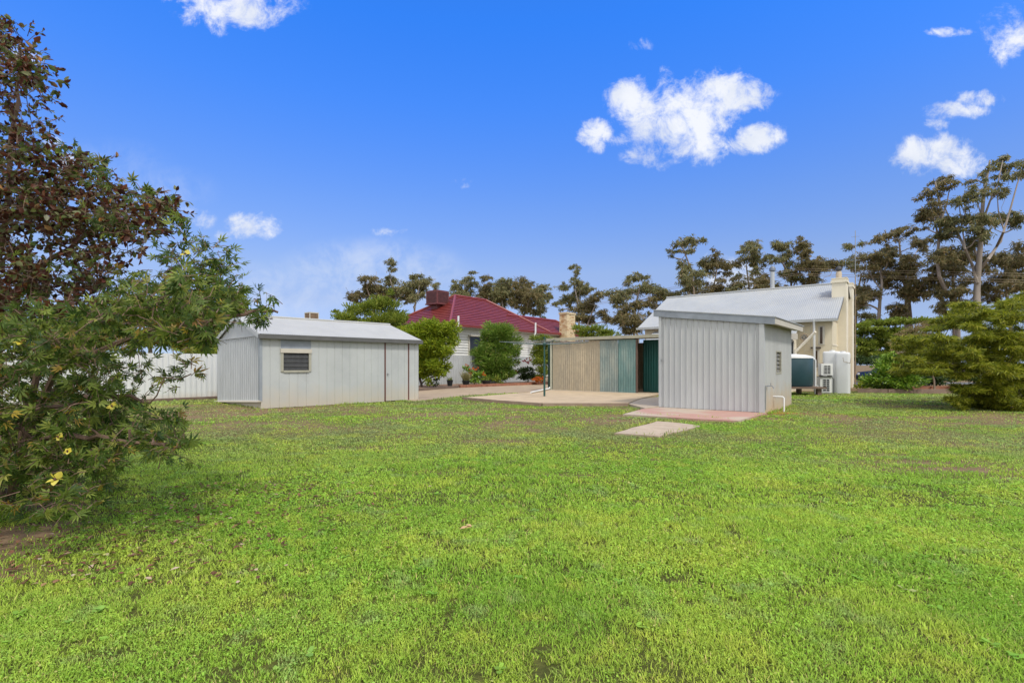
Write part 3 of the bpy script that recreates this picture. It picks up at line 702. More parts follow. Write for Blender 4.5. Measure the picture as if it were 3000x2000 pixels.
for px, y0, y1, d in ((1343, 925, 962, 37.0), (1569, 945, 986, 43.9)):
    m = MB(); a_ = P(px, y0, d); b_ = P(px, y1-12, d); m.tube([a_, b_, P(px-4, y1, d)], .075, 8); m.tube([P(px-4, y1, d), P(px-14, y1+14, d+.6), P(px-14, 1100, d+.6)], .05, 6); m.build('vent_pipe', M['white_plastic'], t)
m = MB(); fc = Frame(P(1664, 1068, 48.0)-V(0, 0, EYE), A2, B2); fc.box(m, -.72, .72, 0, 6.15, -.5, .35); ch = m.build('chimney', M['stone'], t)
m = MB(); fc.box(m, -.78, .78, 6.15, 6.32, -.55, .40); m.build('cap', plain('stone_cap', (.56, .45, .28), .9, 0, .15, 3, None, .4), ch)
fk = Frame(P(1282, 1068, 41.5)-V(0, 0, EYE), A2, B2)
ck = thing('evaporative_cooler', 'dark red boxy cooler perched on the red tiled roof', 'cooler', fk.p(0, 6.2, 0))
m = MB(); fk.box(m, -.66, .66, 6.38, 7.36, -.66, .66); m.build('cabinet', M['cooler_red'], ck)
m = MB(); fk.box(m, -.60, .60, 7.36, 7.44, -.60, .60); fk.box(m, -.72, .72, 6.28, 6.38, -.72, .72); m.build('lid', M['cooler_red'], ck)
m = MB()
for k in range(9):
    z = 6.46+k*.095; fk.box(m, -.56, .56, z, z+.05, .664, .672); 
    for s_ in (-1,): fk.box(m, -.668, -.664, z, z+.05, -.56, .56)
m.build('louvre_pads', plain('cooler_pad', (.055, .018, .02), .8, 0, .3, 5), ck)
m = MB(); fk.box(m, -.36, .36, 5.3, 6.28, -.36, .36); m.build('duct', M['cooler_red'], ck)

# ================================================================ white roofed house
RZ, EVZ = 6.2, 3.78; RR = V(19.75, 29.7, 0); RL = V(11.2, 36.55, 0); Bh = (RR-RL).normalized(); Ah = V(-Bh.y, Bh.x, 0)
LEN = (RR-RL).length; HWD = 4.9
t = thing('cream_house', 'cream rendered cottage with long pale corrugated iron gable roof', 'house', RR-Ah*HWD)
def wp(b, a, z): return RL+Bh*b+Ah*a+V(0, 0, z)       # b along the ridge, a from the ridge backwards
sl_ = math.hypot(HWD, RZ-EVZ)
m = MB()
for sg in (-1, 1):
    up = (Ah*(-sg)*HWD+V(0, 0, RZ-EVZ)).normalized(); nn_ = (Bh.cross(up)); nn_ = nn_ if nn_.z > 0 else -nn_
    fr = Frame(wp(0, sg*HWD, EVZ), Bh, nn_, up); corr(m, fr, 0, LEN, 0, sl_, .10, .02, 'sine'); fr.box(m, 0, LEN, .02, sl_-.02, -.03, -.008)
rf = m.build('roof', M['house_roof_s'], t)
m = MB(); m.tube([wp(-.02, 0, RZ+.03), wp(LEN+.02, 0, RZ+.03)], .07, 8); m.build('ridge_cap', M['house_roof'], rf)
wf = Frame(wp(.3, -HWD+.45, 0), Bh, -Ah); we = Frame(wp(LEN-.3, -HWD+.45, 0), Ah, Bh); wl = Frame(wp(.3, HWD-.45, 0), -Ah, -Bh)
WLEN = LEN-.6; WW = 2*HWD-.9; hb = EVZ+.02
gf = lambda u: EVZ-.04+(RZ-EVZ)*(1-abs(u-WW/2)/HWD)
m = MB(); wf.box(m, 0, WLEN-.005, -.1, hb, -.2, 0); corr(m, we, 0, WW, -.1, gf, 9.0, 0, 'groove'); corr(m, wl, 0, WW, -.1, gf, 9.0, 0, 'groove')
m.add([we.p(0, hb-.1, 0), we.p(WW, hb-.1, 0), we.p(WW/2, gf(WW/2), 0)], [(0, 1, 2)]); m.add([wl.p(0, hb-.1, 0), wl.p(WW, hb-.1, 0), wl.p(WW/2, gf(WW/2), 0)], [(0, 1, 2)])
wbk = Frame(wp(LEN-.3, HWD-.45, 0), -Bh, Ah); wbk.box(m, 0.2, WLEN-.2, -.1, hb, -.2, 0)
m.build('wall', M['cream_wall'], t)
m = MB(); we.box(m, .02, WW, -.1, .35, .002, .07); we.box(m, .0, WW, 2.42, 2.5, .003, .02); m.build('moulding', M['cream_pale'], t)
m = MB()
for sg in (-1, 1):
    a_ = wp(LEN-.04, sg*HWD, EVZ-.12); b_ = wp(LEN-.04, 0, RZ-.12); m.hexa([a_, b_, b_+Bh*.04, a_+Bh*.04, a_+V(0, 0, .11), b_+V(0, 0, .11), b_+Bh*.04+V(0, 0, .11), a_+Bh*.04+V(0, 0, .11)])
m.build('barge_board', plain('barge_dark', (.06, .055, .05), .6, 0, .1, 3), t)
fg = Frame(wp(0, -HWD, 0), Bh, -Ah)
m = MB(); fg.box(m, -.05, LEN+.0, EVZ-.13, EVZ-.01, .0, .12); m.build('gutter', plain('gutter_zinc', (.40, .41, .40), .5, 0, .1, 2), t)
# chimneys on the gable end
def stack(a0, a1, b0, b1, ztop, mat, pots):
    m = MB(); fa = Frame(wp(LEN, 0, 0), Ah, Bh); fa.box(m, a0, a1, -.1, ztop, b0, b1); c = m.build('chimney', mat, t)
    m = MB(); fa.box(m, a0-.05, a1+.05, ztop-.22, ztop-.08, b0-.05, b1+.05); fa.box(m, a0-.03, a1+.03, ztop, ztop+.05, b0-.03, b1+.03); m.build('chimney_band', M['cream_pale'], c)
    for a_, b_ in pots:
        m = MB(); m.lathe(fa.p(a_, ztop+.05, b_), [(.14, 0), (.15, .28), (.12, .42)], 12); m.build('chimney_pot', M['terracotta'], c)
        m = MB(); m.lathe(fa.p(a_, ztop+.47, b_), [(.05, 0), (.17, .06), (.17, .16), (.10, .26), (.02, .30)], 12); m.build('cowl', plain('cowl_dark', (.05, .05, .055), .6, .2, .2, 4), c)
stack(-2.1, -1.2, -.58, .12, 6.2, M['cream_pale'], [(-1.7, -.28)])
stack(1.4, 2.4, -.5, .10, 6.35, M['cream_pale'], [])
# front lean-to
lf = Frame(wp(1.2, -HWD-1.55, 0), Bh, -Ah); LL = LEN-3.1
m = MB(); lf.box(m, 0, LL, -.1, 2.62, -.15, 0); le = Frame(lf.p(LL, 0, 0), Ah, Bh); corr(m, le, 0, 2.0, -.1, lambda u: 2.62+.45*u, 5, 0, 'groove', .0); m.build('lean_to_wall', M['cream_pale'], t)
m = MB(); upl = (Ah*2.0+V(0, 0, .85)).normalized(); nn_ = Bh.cross(upl); nn_ = nn_ if nn_.z > 0 else -nn_
fr = Frame(lf.p(-.2, 2.62, .25), Bh, nn_, upl); corr(m, fr, 0, LL+.35, 0, 2.25, .10, .02, 'sine'); fr.box(m, 0, LL+.35, .02, 2.2, -.03, -.008); m.build('lean_to_roof', M['house_roof'], t)
m = MB(); lf.box(m, -.2, LL+.1, 2.50, 2.62, .2, .30); m.build('lean_to_gutter', plain('gutter_zinc2', (.36, .38, .37), .5, 0, .1, 2), t)
def onlf(px, py):      # point of the lean-to wall seen at a photo pixel
    k = (px-CX)/F; o = lf.o; u = (k*o.y-o.x)/(lf.u.x-k*lf.u.y); d = o.y+lf.u.y*u; return u, EYE-(py-HZ)*d/F
m = MB(); u_, z_ = onlf(2356, 988); c_ = lf.p(u_, z_, 0)
for k in range(12):
    th = 2*math.pi*k/12; m.tube([c_+lf.n*.03+lf.u*.04*math.cos(th)+V(0, 0, .04*math.sin(th)), c_+lf.n*.03+lf.u*.15*math.cos(th+.25)+V(0, 0, .15*math.sin(th+.25))], .018, 4)
m.lathe(c_+V(0, 0, -.0), [(.001, 0), (.001, .001)], 6); fanf = m.build('exhaust_fan', M['gutter_grey'], t)
m = MB(); pts = [c_+lf.n*.04+lf.u*.17*math.cos(2*math.pi*k/20)+V(0, 0, .17*math.sin(2*math.pi*k/20)) for k in range(21)]; m.tube(pts, .022, 6); m.build('fan_rim', M['pipe_tan'], fanf)
u_, z_ = onlf(2326, 985); m = MB(); lf.box(m, u_-.5, u_+.17, z_-.17, z_+.13, 0.01, .3); m.build('window_air_conditioner', M['cream_trim'], t)
u_, z_ = onlf(2322, 1015); wd = MB(); lf.box(wd, u_-.55, u_+.08, z_-.45, z_+.3, .002, .03); w_ = wd.build('window', M['cream_trim'], t)
m = MB(); lf.box(m, u_-.48, u_+.03, z_-.38, z_+.24, .03, .036); m.build('pane', M['dark_glass'], w_)
ua, za = onlf(2391, 972); ub, zb = onlf(2334, 1030)
m = MB(); m.tube([lf.p(ua, za, .22), lf.p(ua-.05, za-.06, .2), lf.p(ub, zb, .35), lf.p(ub, zb-.25, .35)], .065, 8); m.build('downpipe', M['cream_pale'], t)
m = MB(); m.tube([fg.p(LEN-1.05, EVZ-.05, .10), fg.p(LEN-1.05, EVZ-.3, .0), fg.p(LEN-1.05, .05, -.05)], .06, 8); m.build('downpipe', M['white_plastic'], t)
m = MB()
for k in range(7): 
    a_ = fg.p(LEN-1.55, 1.5+k*.33, -.3); m.tube([a_, a_+fg.u*.3], .012, 5)
for u_ in (LEN-1.55, LEN-1.25): m.tube([fg.p(u_, 1.2, -.3), fg.p(u_, 3.6, -.3)], .014, 5)
m.build('ladder_rungs', M['cream_trim'], t)
for u0_, z0_, z1_ in ((WLEN-.62, 2.45, 3.45), (WLEN-.85, 1.2, 2.2)):
    wd = MB(); wf.box(wd, u0_, u0_+.3, z0_, z1_, .002, .04); w_ = wd.build('window', M['cream_trim'], t); m = MB(); wf.box(m, u0_+.08, u0_+.2, z0_+.06, z1_-.06, .042, .05); m.build('pane', plain('pane_brown', (.06, .035, .02), .2, 0, .1, 3, None, 0), w_)
m = MB(); wf.box(m, WLEN-.95, WLEN-.5, 2.26, 2.34, 0, .18); m.build('window_hood', plain('hood_dark', (.08, .06, .05), .6, 0, .1, 3), t)
fl = wp(6.9, .15, 0); m = MB(); m.tube([fl+V(0, 0, 5.9), fl+V(0, 0, 7.35)], .13, 10); fo = m.build('flue', M['galv'], t)
m = MB(); m.lathe(fl+V(0, 0, 7.35), [(.05, 0), (.19, .05), (.19, .2), (.12, .32), (.02, .36)], 12); m.build('flue_cowl', plain('cowl_zinc', (.18, .2, .23), .5, .3, .2, 4), fo)
m = MB(); me_ = we.p(WW*.80, 0, .45); m.tube([me_+V(0, 0, .0), me_+V(0, 0, 6.9)], .03, 6); m.build('brown_conduit', M['pipe_tan'], t)
t2 = thing('antenna_mast', 'thin pole aerial rising beside the cream gable end', 'antenna', me_+V(0, 0, 6.9))
m = MB(); m.tube([me_+V(0, 0, 6.9), me_+V(0, 0, 9.8)], .022, 6); m.build('pole', M['steel'], t2)
for z, l in ((7.6, .9), (7.9, .7), (9.4, .5)):
    m = MB(); m.tube([me_+V(-l/2, 0, z), me_+V(l/2, 0, z+.05)], .01, 4); m.build('cross_bar', M['steel'], t2)

# ---- things along the cream house
tc0 = P(2319, 1068, 24.0); tc0.z = 0
t = thing('rainwater_tank', 'round dark blue green water tank on a low timber stand', 'water tank', tc0)
m = MB(); m.lathe(tc0, [(.86, .40), (.9, .46), (.9, 1.68), (.88, 1.72)], 40); m.build('tank_body', M['tank_blue'], t)
m = MB(); m.lathe(tc0, [(.92, 1.70), (.90, 1.78), (.6, 1.86), (.2, 1.90), (.01, 1.90)], 40); m.build('tank_lid', M['white_paint'], t)
m = MB()
for k in range(8): m.box(tc0.x-1.05, tc0.x+1.05, tc0.y-1.0+k*.25, tc0.y-.78+k*.25, .30, .385)
for sx in (-.8, .8):
    for sy in (-.8, .8): m.box(tc0.x+sx-.09, tc0.x+sx+.09, tc0.y+sy-.09, tc0.y+sy+.09, -.03, .298)
m.build('stand', M['timber'], t)
m = MB(); a_ = tc0+V(.85, -.1, 1.66); m.tube([a_, a_+V(.17, 0, 0), a_+V(.21, 0, -.05), a_+V(.21, 0, -1.64)], .05, 8); m.tube([a_+V(.21, 0, -1.2), a_+V(.35, -.05, -1.3), a_+V(.42, 0, -1.5)], .02, 6); m.build('overflow_pipe', M['white_plastic'], t)
def slim_tank(px, d, wdt, dep, h, lab):
    c = P(px, 1068, d); c.z = 0; t = thing('slimline_tank', lab, 'water tank', c, 'white slimline tanks against the cream house')
    m = MB(); ring = []
    for k in range(28):
        th = 2*math.pi*k/28; ex = .45; cx_ = math.copysign(abs(math.cos(th))**ex, math.cos(th))*wdt/2; cy_ = math.copysign(abs(math.sin(th))**ex, math.sin(th))*dep/2; ring.append(Bh*cx_+Ah*cy_)
    vs = []; fs = []; prof = [(1.0, 0), (1.0, .6), (1.0, 1.2), (1.0, h-.12), (.97, h-.04), (.86, h), (.01, h+.02)]
    for s_, z in prof:
        for r_ in ring: vs.append(c+r_*s_+V(0, 0, z))
    n = 28
    for i in range(len(prof)-1):
        for k in range(n): fs.append((i*n+k, i*n+(k+1) % n, (i+1)*n+(k+1) % n, (i+1)*n+k))
    m.add(vs, fs, True); m.build('tank_body', M['white_plastic'], t)
    m = MB(); m.lathe(c+V(0, 0, h+.01), [(.12, 0), (.12, .05), (.02, .06)], 14); m.build('inlet_cap', M['white_plastic'], t)
    return c, t
slim_tank(2438, 25.2, .80, .5, 2.06, 'white slimline tank directly behind the air conditioners')
cb, tb = slim_tank(2469, 24.8, .62, .5, 2.0, 'narrow white slimline tank nearest the garden bed')
m = MB(); m.tube([cb+V(-.2, -.32, 1.75), cb+V(-.18, -.34, 1.55), cb+V(.15, -.33, 1.48), cb+V(.22, -.28, 1.72)], .012, 5); m.build('hose', M['pipe_tan'], tb)
def ac_unit(px, d, z0, wdt, h, dep, lab, cat):
    c = P(px, 1068, d); c.z = z0; t = thing('air_conditioner', lab, cat, c, 'air conditioners stacked by the tanks')
    n_ = (-Ah*.35-V(0, 1, 0)*.65).normalized(); u_ = V(-n_.y, n_.x, 0); f = Frame(c-u_*wdt/2, u_, n_)
    m = MB(); f.box(m, 0, wdt, .05, h, -dep, 0); m.build('cabinet', M['white_paint'], t)
    m = MB(); f.box(m, wdt*.22, wdt*.8, .12, h-.1, .002, .006); g_ = m.build('fan_opening', M['grille'], t)
    m = MB()
    nrow = 6
    for k in range(nrow+1): z = .12+(h-.22)*k/nrow; f.box(m, wdt*.2, wdt*.82, z-.008, z+.008, .006, .016)
    for k in range(3): u = wdt*(.22+.29*k); f.box(m, u-.008, u+.008, .12, h-.1, .007, .018)
    m.build('grille', M['white_paint'], g_)
    m = MB(); f.box(m, .04, .1, 0, .049, -dep, 0); f.box(m, wdt-.1, wdt-.04, 0, .049, -dep, 0); m.build('feet', M['gutter_grey'], t)
    return f, t
f_, ta = ac_unit(2420, 24.3, 0.0, .50, .80, .5, 'white air conditioner standing on the grass, lower of the two', 'air conditioner')
m = MB(); f_.box(m, 0, .5, .802, .84, -.5, .05); m.build('shelf', M['gutter_grey'], ta)
m = MB(); m.tube([f_.p(.62, 0, -.1), f_.p(.62, .72, -.1), f_.p(.52, .78, -.1)], .02, 6); m.build('conduit', M['black'], ta)
ac_unit(2423, 24.35, .842, .50, .62, .45, 'white air conditioner resting on top of the lower one', 'air conditioner')
m = MB(); pts = []
for k in range(40): 
    th = k*.5; pts.append(P(2409, 1068, 24.9)+V(.10*math.cos(th), .03*math.sin(th*.7), .25*math.sin(th)-.15-.0*k))
m.tube(pts, .014, 5); tag(m.build('garden_hose', M['pipe_tan'], None, pts[0]), 'tan hose coiled on the wall left of the air conditioners', 'hose')

# ================================================================ fences
fo = G(637, 1167); fA = V(.666, .746, 0); ffw = Frame(fo-fA*15, fA, V(.746, -.666, 0))
t = thing('corrugated_fence', 'long white corrugated metal fence behind the left shrubs', 'fence', ffw.o)
m = MB(); corr(m, ffw, 0, 24, .03, 1.84, .19, .035, 'trap'); m.build('panels', M['fence_white'], t)
m = MB(); ffw.box(m, 0, 24, 1.70, 1.76, -.06, -.005); ffw.box(m, 0, 24, .3, .36, -.06, -.005); m.build('rail', M['galv'], t)
m = MB(); ffw.box(m, 0, 24, -.05, .1, -.03, .045); m.build('plinth_board', M['timber'], t)
g0 = V(-5.6, 33.3, 0); gd = V(.6, .8, 0); fgr = Frame(g0, gd, V(.8, -.6, 0))
t = thing('corrugated_fence', 'grey corrugated metal fence in front of the weatherboard house', 'fence', g0)
m = MB(); corr(m, fgr, -2.5, 14, .0, 2.05, .17, .045, 'trap'); m.build('panels', M['fence_grey'], t)
m = MB(); fgr.box(m, -2.5, 14, 1.85, 1.92, -.06, -.005); m.build('rail', M['galv'], t)
pk0 = P(2885, 1068, 20.5); pk0.z = 0; fpk = Frame(pk0, V(.92, .39, 0))
t = thing('picket_fence', 'cream slatted fence glimpsed through the low tree at right', 'fence', pk0)
m = MB()
for k in range(44):
    u = k*.125; fpk.box(m, u, u+.07, .1, 1.45, 0, .02)
m.build('pickets', M['cream_pale'], t)
m = MB(); fpk.box(m, 0, 5.5, .3, .38, -.05, -.001); fpk.box(m, 0, 5.5, 1.15, 1.23, -.05, -.001); m.build('rail', M['cream_pale'], t)
for k in range(3):
    m = MB(); fpk.box(m, k*2.5, k*2.5+.09, 0, 1.5, -.15, -.055); m.build('post', M['cream_pale'], t)

# ---- garden edging
def edging(name, pts, wdt, z1, mat, lab, cat, n=1):
    m = MB()
    for a, b in zip(pts, pts[1:]):
        L = (b-a).length; d = (b-a).normalized(); fr = Frame(a, d); k = max(1, int(L/n))
        for i in range(k): fr.box(m, L*i/k+.004, L*(i+1)/k-.004, -.05, z1+R.uniform(-.012, .012), -wdt/2+R.uniform(-.01, .01), wdt/2+R.uniform(-.01, .01))
    tag(m.build(name, mat, None, pts[0]), lab, cat)
edging('timber_edging', [G(1205, 1147), G(1343, 1135.5)], .14, .14, M['timber'], 'grey timber edging of the bed beneath the light green bush', 'edging', 1.6)
edging('brick_edging', [G(1346, 1135.5), G(1480, 1130), G(1640, 1123.5)], .22, .17, M['brick'], 'red brick edging along the flower bed behind the driveway', 'edging', .24)
edging('sleeper_edging', [G(2512, 1150), G(2600, 1152), G(2700, 1152), G(2870, 1153)], .16, .22, M['timber_pink'], 'weathered sleeper edging along the far right end of lawn', 'edging', 2.4)
edging('brick_edging', [V(20.5, 28.2, 0), V(24, 27.8, 0), V(28, 28.2, 0)], .3, .22, M['brick'], 'low red brick edging behind the multi stemmed shrub', 'edging', .24)
sheet('flower_bed', [G(1205, 1146), G(1343, 1134.5), G(1640, 1122.5), V(5.5, 44, 0), V(-7.5, 30.8, 0)], -.04, .09, M['soil'])
m = MB(); ca = G(2700, 1114); m.box(18, 60, 36, 40, -.02, .012); tag(m.build('road', plain('asphalt', (.12, .12, .115), .9, 0, .12, 1)), kind='structure')

# ---- parked car, mostly behind the glossy shrub
cc = P(2626, 1068, 33.5); cc.z = 0
t = thing('parked_car', 'dark blue car parked beyond the glossy leaved shrub', 'car', cc)
def carp(x, y, z): return cc+V(x, y, z)
prof = [(-2.1, .35), (-2.15, .65), (-2.0, .9), (-1.1, 1.0), (-.45, 1.42), (.8, 1.44), (1.5, 1.05), (2.05, 1.0), (2.15, .7), (2.1, .35)]
m = MB(); vs = []; n = len(prof)
for y_ in (-.82, .82):
    for x_, z_ in prof: vs.append(carp(x_, y_*(1 if z_ < 1.05 else .85), z_))
fs = [tuple(range(n)), tuple(range(2*n-1, n-1, -1))]+[(i, (i+1) % n, n+(i+1) % n, n+i) for i in range(n)]
m.add(vs, fs); m.build('body', M['car_blue'], t)
m = MB()
for y_ in (-.80, .80): m.quad(carp(-.95, y_*1.0, 1.04), carp(1.3, y_, 1.06), carp(.7, y_*.89, 1.38), carp(-.4, y_*.89, 1.38))
m.quad(carp(-1.06, -.74, 1.03), carp(-1.06, .74, 1.03), carp(-.5, .68, 1.40), carp(-.5, -.68, 1.40)); m.build('windows', plain('car_glass', (.01, .012, .015), .45, 0, .1, 2, None, 0), t)
for x_ in (-1.35, 1.35):
    for y_ in (-.84, .70):
        m = MB(); m.tube([carp(x_, y_, .32), carp(x_, y_+.18, .32)], .32, 18); wh = m.build('wheel', M['black'], t)
        m = MB(); m.tube([carp(x_, y_-.01 if y_ < 0 else y_+.19, .32), carp(x_, y_+.005 if y_ < 0 else y_+.175, .32)], .19, 14); m.build('rim', M['steel'], wh)
for y_ in (-.6, .6):
    m = MB(); m.lathe(carp(-2.10, y_, .70), [(.05, 0), (.09, .04), (.09, .09), (.05, .13)], 10); m.build('headlight', M['white_plastic'], t)

# ---- cooler on a neighbour's roof behind the long shed, with the roof that carries it
nb = P(905, 1068, 33); nb.z = 0
t = thing('neighbour_shed', 'low roof hidden behind the long grey shed', 'shed', nb)
fn = Frame(nb-A*3-B*4, A, B); m = MB(); fn.box(m, 0, 6, 0, 2.6, -5, 0); m.build('wall', M['cream_wall'], t)
m = MB(); m.add([fn.p(-.3, 2.6, .3), fn.p(6.3, 2.6, .3), fn.p(6.3, 3.6, -2.5), fn.p(-.3, 3.6, -2.5), fn.p(-.3, 2.6, -5.3), fn.p(6.3, 2.6, -5.3)], [(0, 1, 2, 3), (3, 2, 5, 4), (0, 3, 4), (1, 5, 2)]); m.build('roof', M['galv'], t)
kx = P(913, 1068, 33); fk = Frame(V(kx.x, kx.y, 0), A, B)
ck = thing('evaporative_cooler', 'small brown and cream cooler box peeping over the grey shed ridge', 'cooler', V(kx.x, kx.y, 3.2))
m = MB(); fk.box(m, -.3, .3, 3.5, 4.73, -.3, .3); m.build('cabinet', M['cooler_tan'], ck)
m = MB(); fk.box(m, -.32, .32, 4.73, 4.80, -.32, .32)
for a_ in (-.32, .27):
    for b_ in (-.32, .27): fk.box(m, a_, a_+.05, 3.2, 4.728, b_, b_+.05)
fk.box(m, -.31, .31, 3.2, 3.5, -.31, .31); m.build('frame', M['cream_trim'], ck)

# ---- wires and far mast
t_lab = 'thin overhead wire sagging across the gum trees'
for k in range(4):
    dz = [0, .22, .62, .84][k]
    pts = [P(1700, 884, 82), P(1810, 866, 78), P(2335, 786, 62), P(2600, 792, 55), P(2850, 798, 50), P(3200, 806, 46)]
    pts = [p-V(0, 0, dz) for p in pts]
    m = MB(); m.tube(pts, .02, 4); tag(m.build('overhead_wire', M['wire'], None, pts[0]), t_lab, 'wire', 'overhead wires')
mp_ = P(781, 1068, 120); mp_.z = 0; t = thing('radio_mast', 'hair thin mast far behind the long grey shed', 'mast', mp_)
m = MB(); m.tube([mp_, mp_+V(0, 0, 18.6)], .05, 4); m.build('pole', M['steel'], t)
for z in (16.5, 18.2):
    m = MB(); m.lathe(mp_+V(0, 0, z), [(.05, 0), (.14, .1), (.14, .3), (.05, .4)], 8); m.build('aerial', M['steel'], t)
# ---- dry leaf and bits on the grass
lp = G(1365, 1545, .035)
m = MB(); m.add([lp+V(-.05, -.03, 0), lp+V(-.005, -.045, .012), lp+V(.01, .0, .018), lp+V(-.03, .012, .01)], [(0, 1, 2, 3)]); m.add([lp+V(.012, .0, .02), lp+V(.05, .012, .008), lp+V(.035, .045, .016), lp+V(-.002, .03, .02)], [(0, 1, 2, 3)])
m.add([v+V(0, 0, -.002) for v in (lp+V(-.05, -.03, 0), lp+V(.05, .012, .008), lp+V(.035, .045, .016))], [(0, 1, 2)])
tag(m.build('fallen_leaf', M['dry_leaf'], None, lp), 'curled tan leaf lying on the open lawn', 'leaf')

# ================================================================ vegetation
LM = {}
LM['gum'] = leaf_mat('gum_leaf', [(0, (.12, .14, .06)), (.45, (.22, .225, .095)), (.8, (.31, .28, .12)), (1, (.38, .28, .14))], .42, .5)
LM['gum_brown'] = leaf_mat('gum_leaf_brown', [(0, (.11, .11, .045)), (.5, (.20, .18, .075)), (.85, (.29, .23, .10)), (1, (.36, .24, .12))], .42, .5)
LM['lime'] = leaf_mat('lime_leaf', [(0, (.14, .22, .014)), (.5, (.25, .33, .020)), (1, (.40, .45, .035))], .45)
LM['olive'] = leaf_mat('olive_leaf', [(0, (.11, .16, .02)), (.5, (.20, .26, .03)), (1, (.32, .35, .05))], .4)
LM['round'] = leaf_mat('needle_green', [(0, (.08, .15, .018)), (.5, (.15, .26, .035)), (.9, (.25, .37, .05)), (1, (.42, .38, .12))], .4)
LM['dark'] = leaf_mat('dark_leaf', [(0, (.025, .05, .014)), (.6, (.05, .09, .02)), (1, (.09, .13, .03))], .3)
LM['spray'] = leaf_mat('spray_green', [(0, (.09, .125, .012)), (.5, (.23, .265, .018)), (.85, (.38, .40, .028)), (1, (.48, .42, .06))], .4)
LM['gloss'] = leaf_mat('glossy_leaf', [(0, (.08, .17, .016)), (.6, (.19, .33, .028)), (1, (.40, .52, .07))], .3, .3, .5)
LM['brown'] = leaf_mat('brown_shrub', [(0, (.17, .13, .06)), (.5, (.28, .21, .10)), (1, (.36, .29, .14))], .35)
LM['red'] = leaf_mat('copper_leaf', [(0, (.045, .018, .012)), (.3, (.11, .038, .022)), (.46, (.20, .065, .032)), (.58, (.15, .11, .05)), (.72, (.13, .17, .04)), (.95, (.22, .23, .10)), (.975, (.30, .29, .22)), (1, (.55, .22, .03))], .45, .45)
LM['mallow'] = leaf_mat('mallow_leaf', [(0, (.045, .09, .018)), (.35, (.10, .16, .03)), (.65, (.18, .24, .04)), (.87, (.28, .34, .06)), (.95, (.36, .36, .08)), (.975, (.30, .15, .05)), (1, (.58, .42, .05))], .45, .45)
LM['straw'] = leaf_mat('straw_tuft', [(0, (.18, .18, .06)), (1, (.40, .36, .16))], .3)
LM['rose'] = leaf_mat('rose_petal', [(0, (.30, .015, .02)), (.6, (.45, .03, .03)), (1, (.55, .12, .10))], .3)
LM['orange'] = leaf_mat('orange_petal', [(0, (.42, .09, .015)), (1, (.62, .20, .03))], .3)
LM['yellow'] = leaf_mat('yellow_petal', [(0, (.72, .60, .06)), (1, (.80, .70, .16))], .4)

def px_clumps(lst, d, g, jit=.0, rymul=1.0):
    out = []
    for c in lst:
        px, py, rx, ry = c[:4]; dd = d+(c[4] if len(c) > 4 else 0)+g.normal()*jit
        out.append((P(px, py, dd), rx*dd/F, rx*dd/F, ry*dd/F*rymul))
    return out

def tree(name, label, cat, base, clumps, leafmat, bark, dens, llen, lwid, seed, group=None, r0=.2, droop=.0, flat=.2, sub=6, spread=.45, shell=.5, trunk_pts=None, tpl=L_QUAD, outward=.6, part='crown', upbias=.5, rmin=.02, len_jit=.3, extra_tips=0, limbs=(), taper=.55, sprays=None):
    g = np.random.default_rng(seed)
    t = thing(name, label, cat, base, group)
    m = MB(); nodes = None
    if trunk_pts:
        tp = [Vector(p) for p in trunk_pts]; n = len(tp); rs = [r0*(1-taper*i/(n-1)) for i in range(n)]; rs[0] *= 1.25
        m.tube(tp, rs, 8); nodes = [(p, r) for p, r in zip(tp[1:], rs[1:])]
        for a, b, ra, rb in zip(tp[1:], tp[2:], rs[1:], rs[2:]): nodes.append(((a+b)/2, (ra+rb)/2))
    for lb, ra, rb in limbs:
        k = len(lb)-1; rs = [ra+(rb-ra)*i/k for i in range(k+1)]; m.tube(lb, rs, 6); nodes += list(zip(lb[1:], rs[1:]))+[((a+b)/2, (x_+y_)/2) for a, b, x_, y_ in zip(lb, lb[1:], rs, rs[1:])][1:]
    tips = []
    for c, rx, ry, rz in clumps:
        tips.append(c-V(0, 0, rz*.3))
        for _ in range(extra_tips): tips.append(c+Vector((g.normal()*rx*.55, g.normal()*ry*.55, g.normal()*rz*.45)))
    grow(m, base, tips, r0, g, upbias, rmin, nodes=nodes)
    m.build('trunk', bark, t)
    if sprays:
        pts, ax = spray_points(clumps, sprays, g); out = None
    else: pts, out = clump_points(clumps, dens, g, sub, spread, shell)
    if out is not None: ax = out*outward+unit(len(pts), g)*.5+np.array([0, 0, -droop])
    L = llen*(1-len_jit+2*len_jit*g.random(len(pts)))
    leaves(part, pts, ax, L, lwid*(L/llen), leafmat, t, tpl, flat=flat, seed=seed+1)
    return t

def spray_points(clumps, per, g, nl=15, gap=1.0):
    """open gum crowns: many thin twigs fan up and out of each clump's stem, leaves hang from their outer halves"""
    P0, A0 = [], []
    for c, rx, ry, rz in clumps:
        nt_ = max(5, int(per*rx*rz)); c = np.array(c[:])
        d = unit(nt_, g); d[:, 2] = np.abs(d[:, 2])*1.1-.45; d /= np.linalg.norm(d, axis=1, keepdims=True)
        o = c+unit(nt_, g)*np.array([rx, ry, rz])*.38; ln = g.uniform(.45, 1.05, (nt_, 1))*np.array([[rx, ry, rz]])
        f = g.uniform(.25, 1, (nt_, nl, 1))**.8; sag = np.zeros((nt_, nl, 3)); sag[:, :, 2] = -(f[:, :, 0]**2)*rz*.35
        p = o[:, None, :]+d[:, None, :]*ln[:, None, :]*f+sag+g.normal(size=(nt_, nl, 3))*np.array([.10, .10, .08])*gap
        P0.append(p.reshape(-1, 3)); A0.append(unit(nt_*nl, g)*.55+np.repeat(d, nl, 0)*.35+np.array([0, 0, -.55]))
    return np.concatenate(P0), np.concatenate(A0)
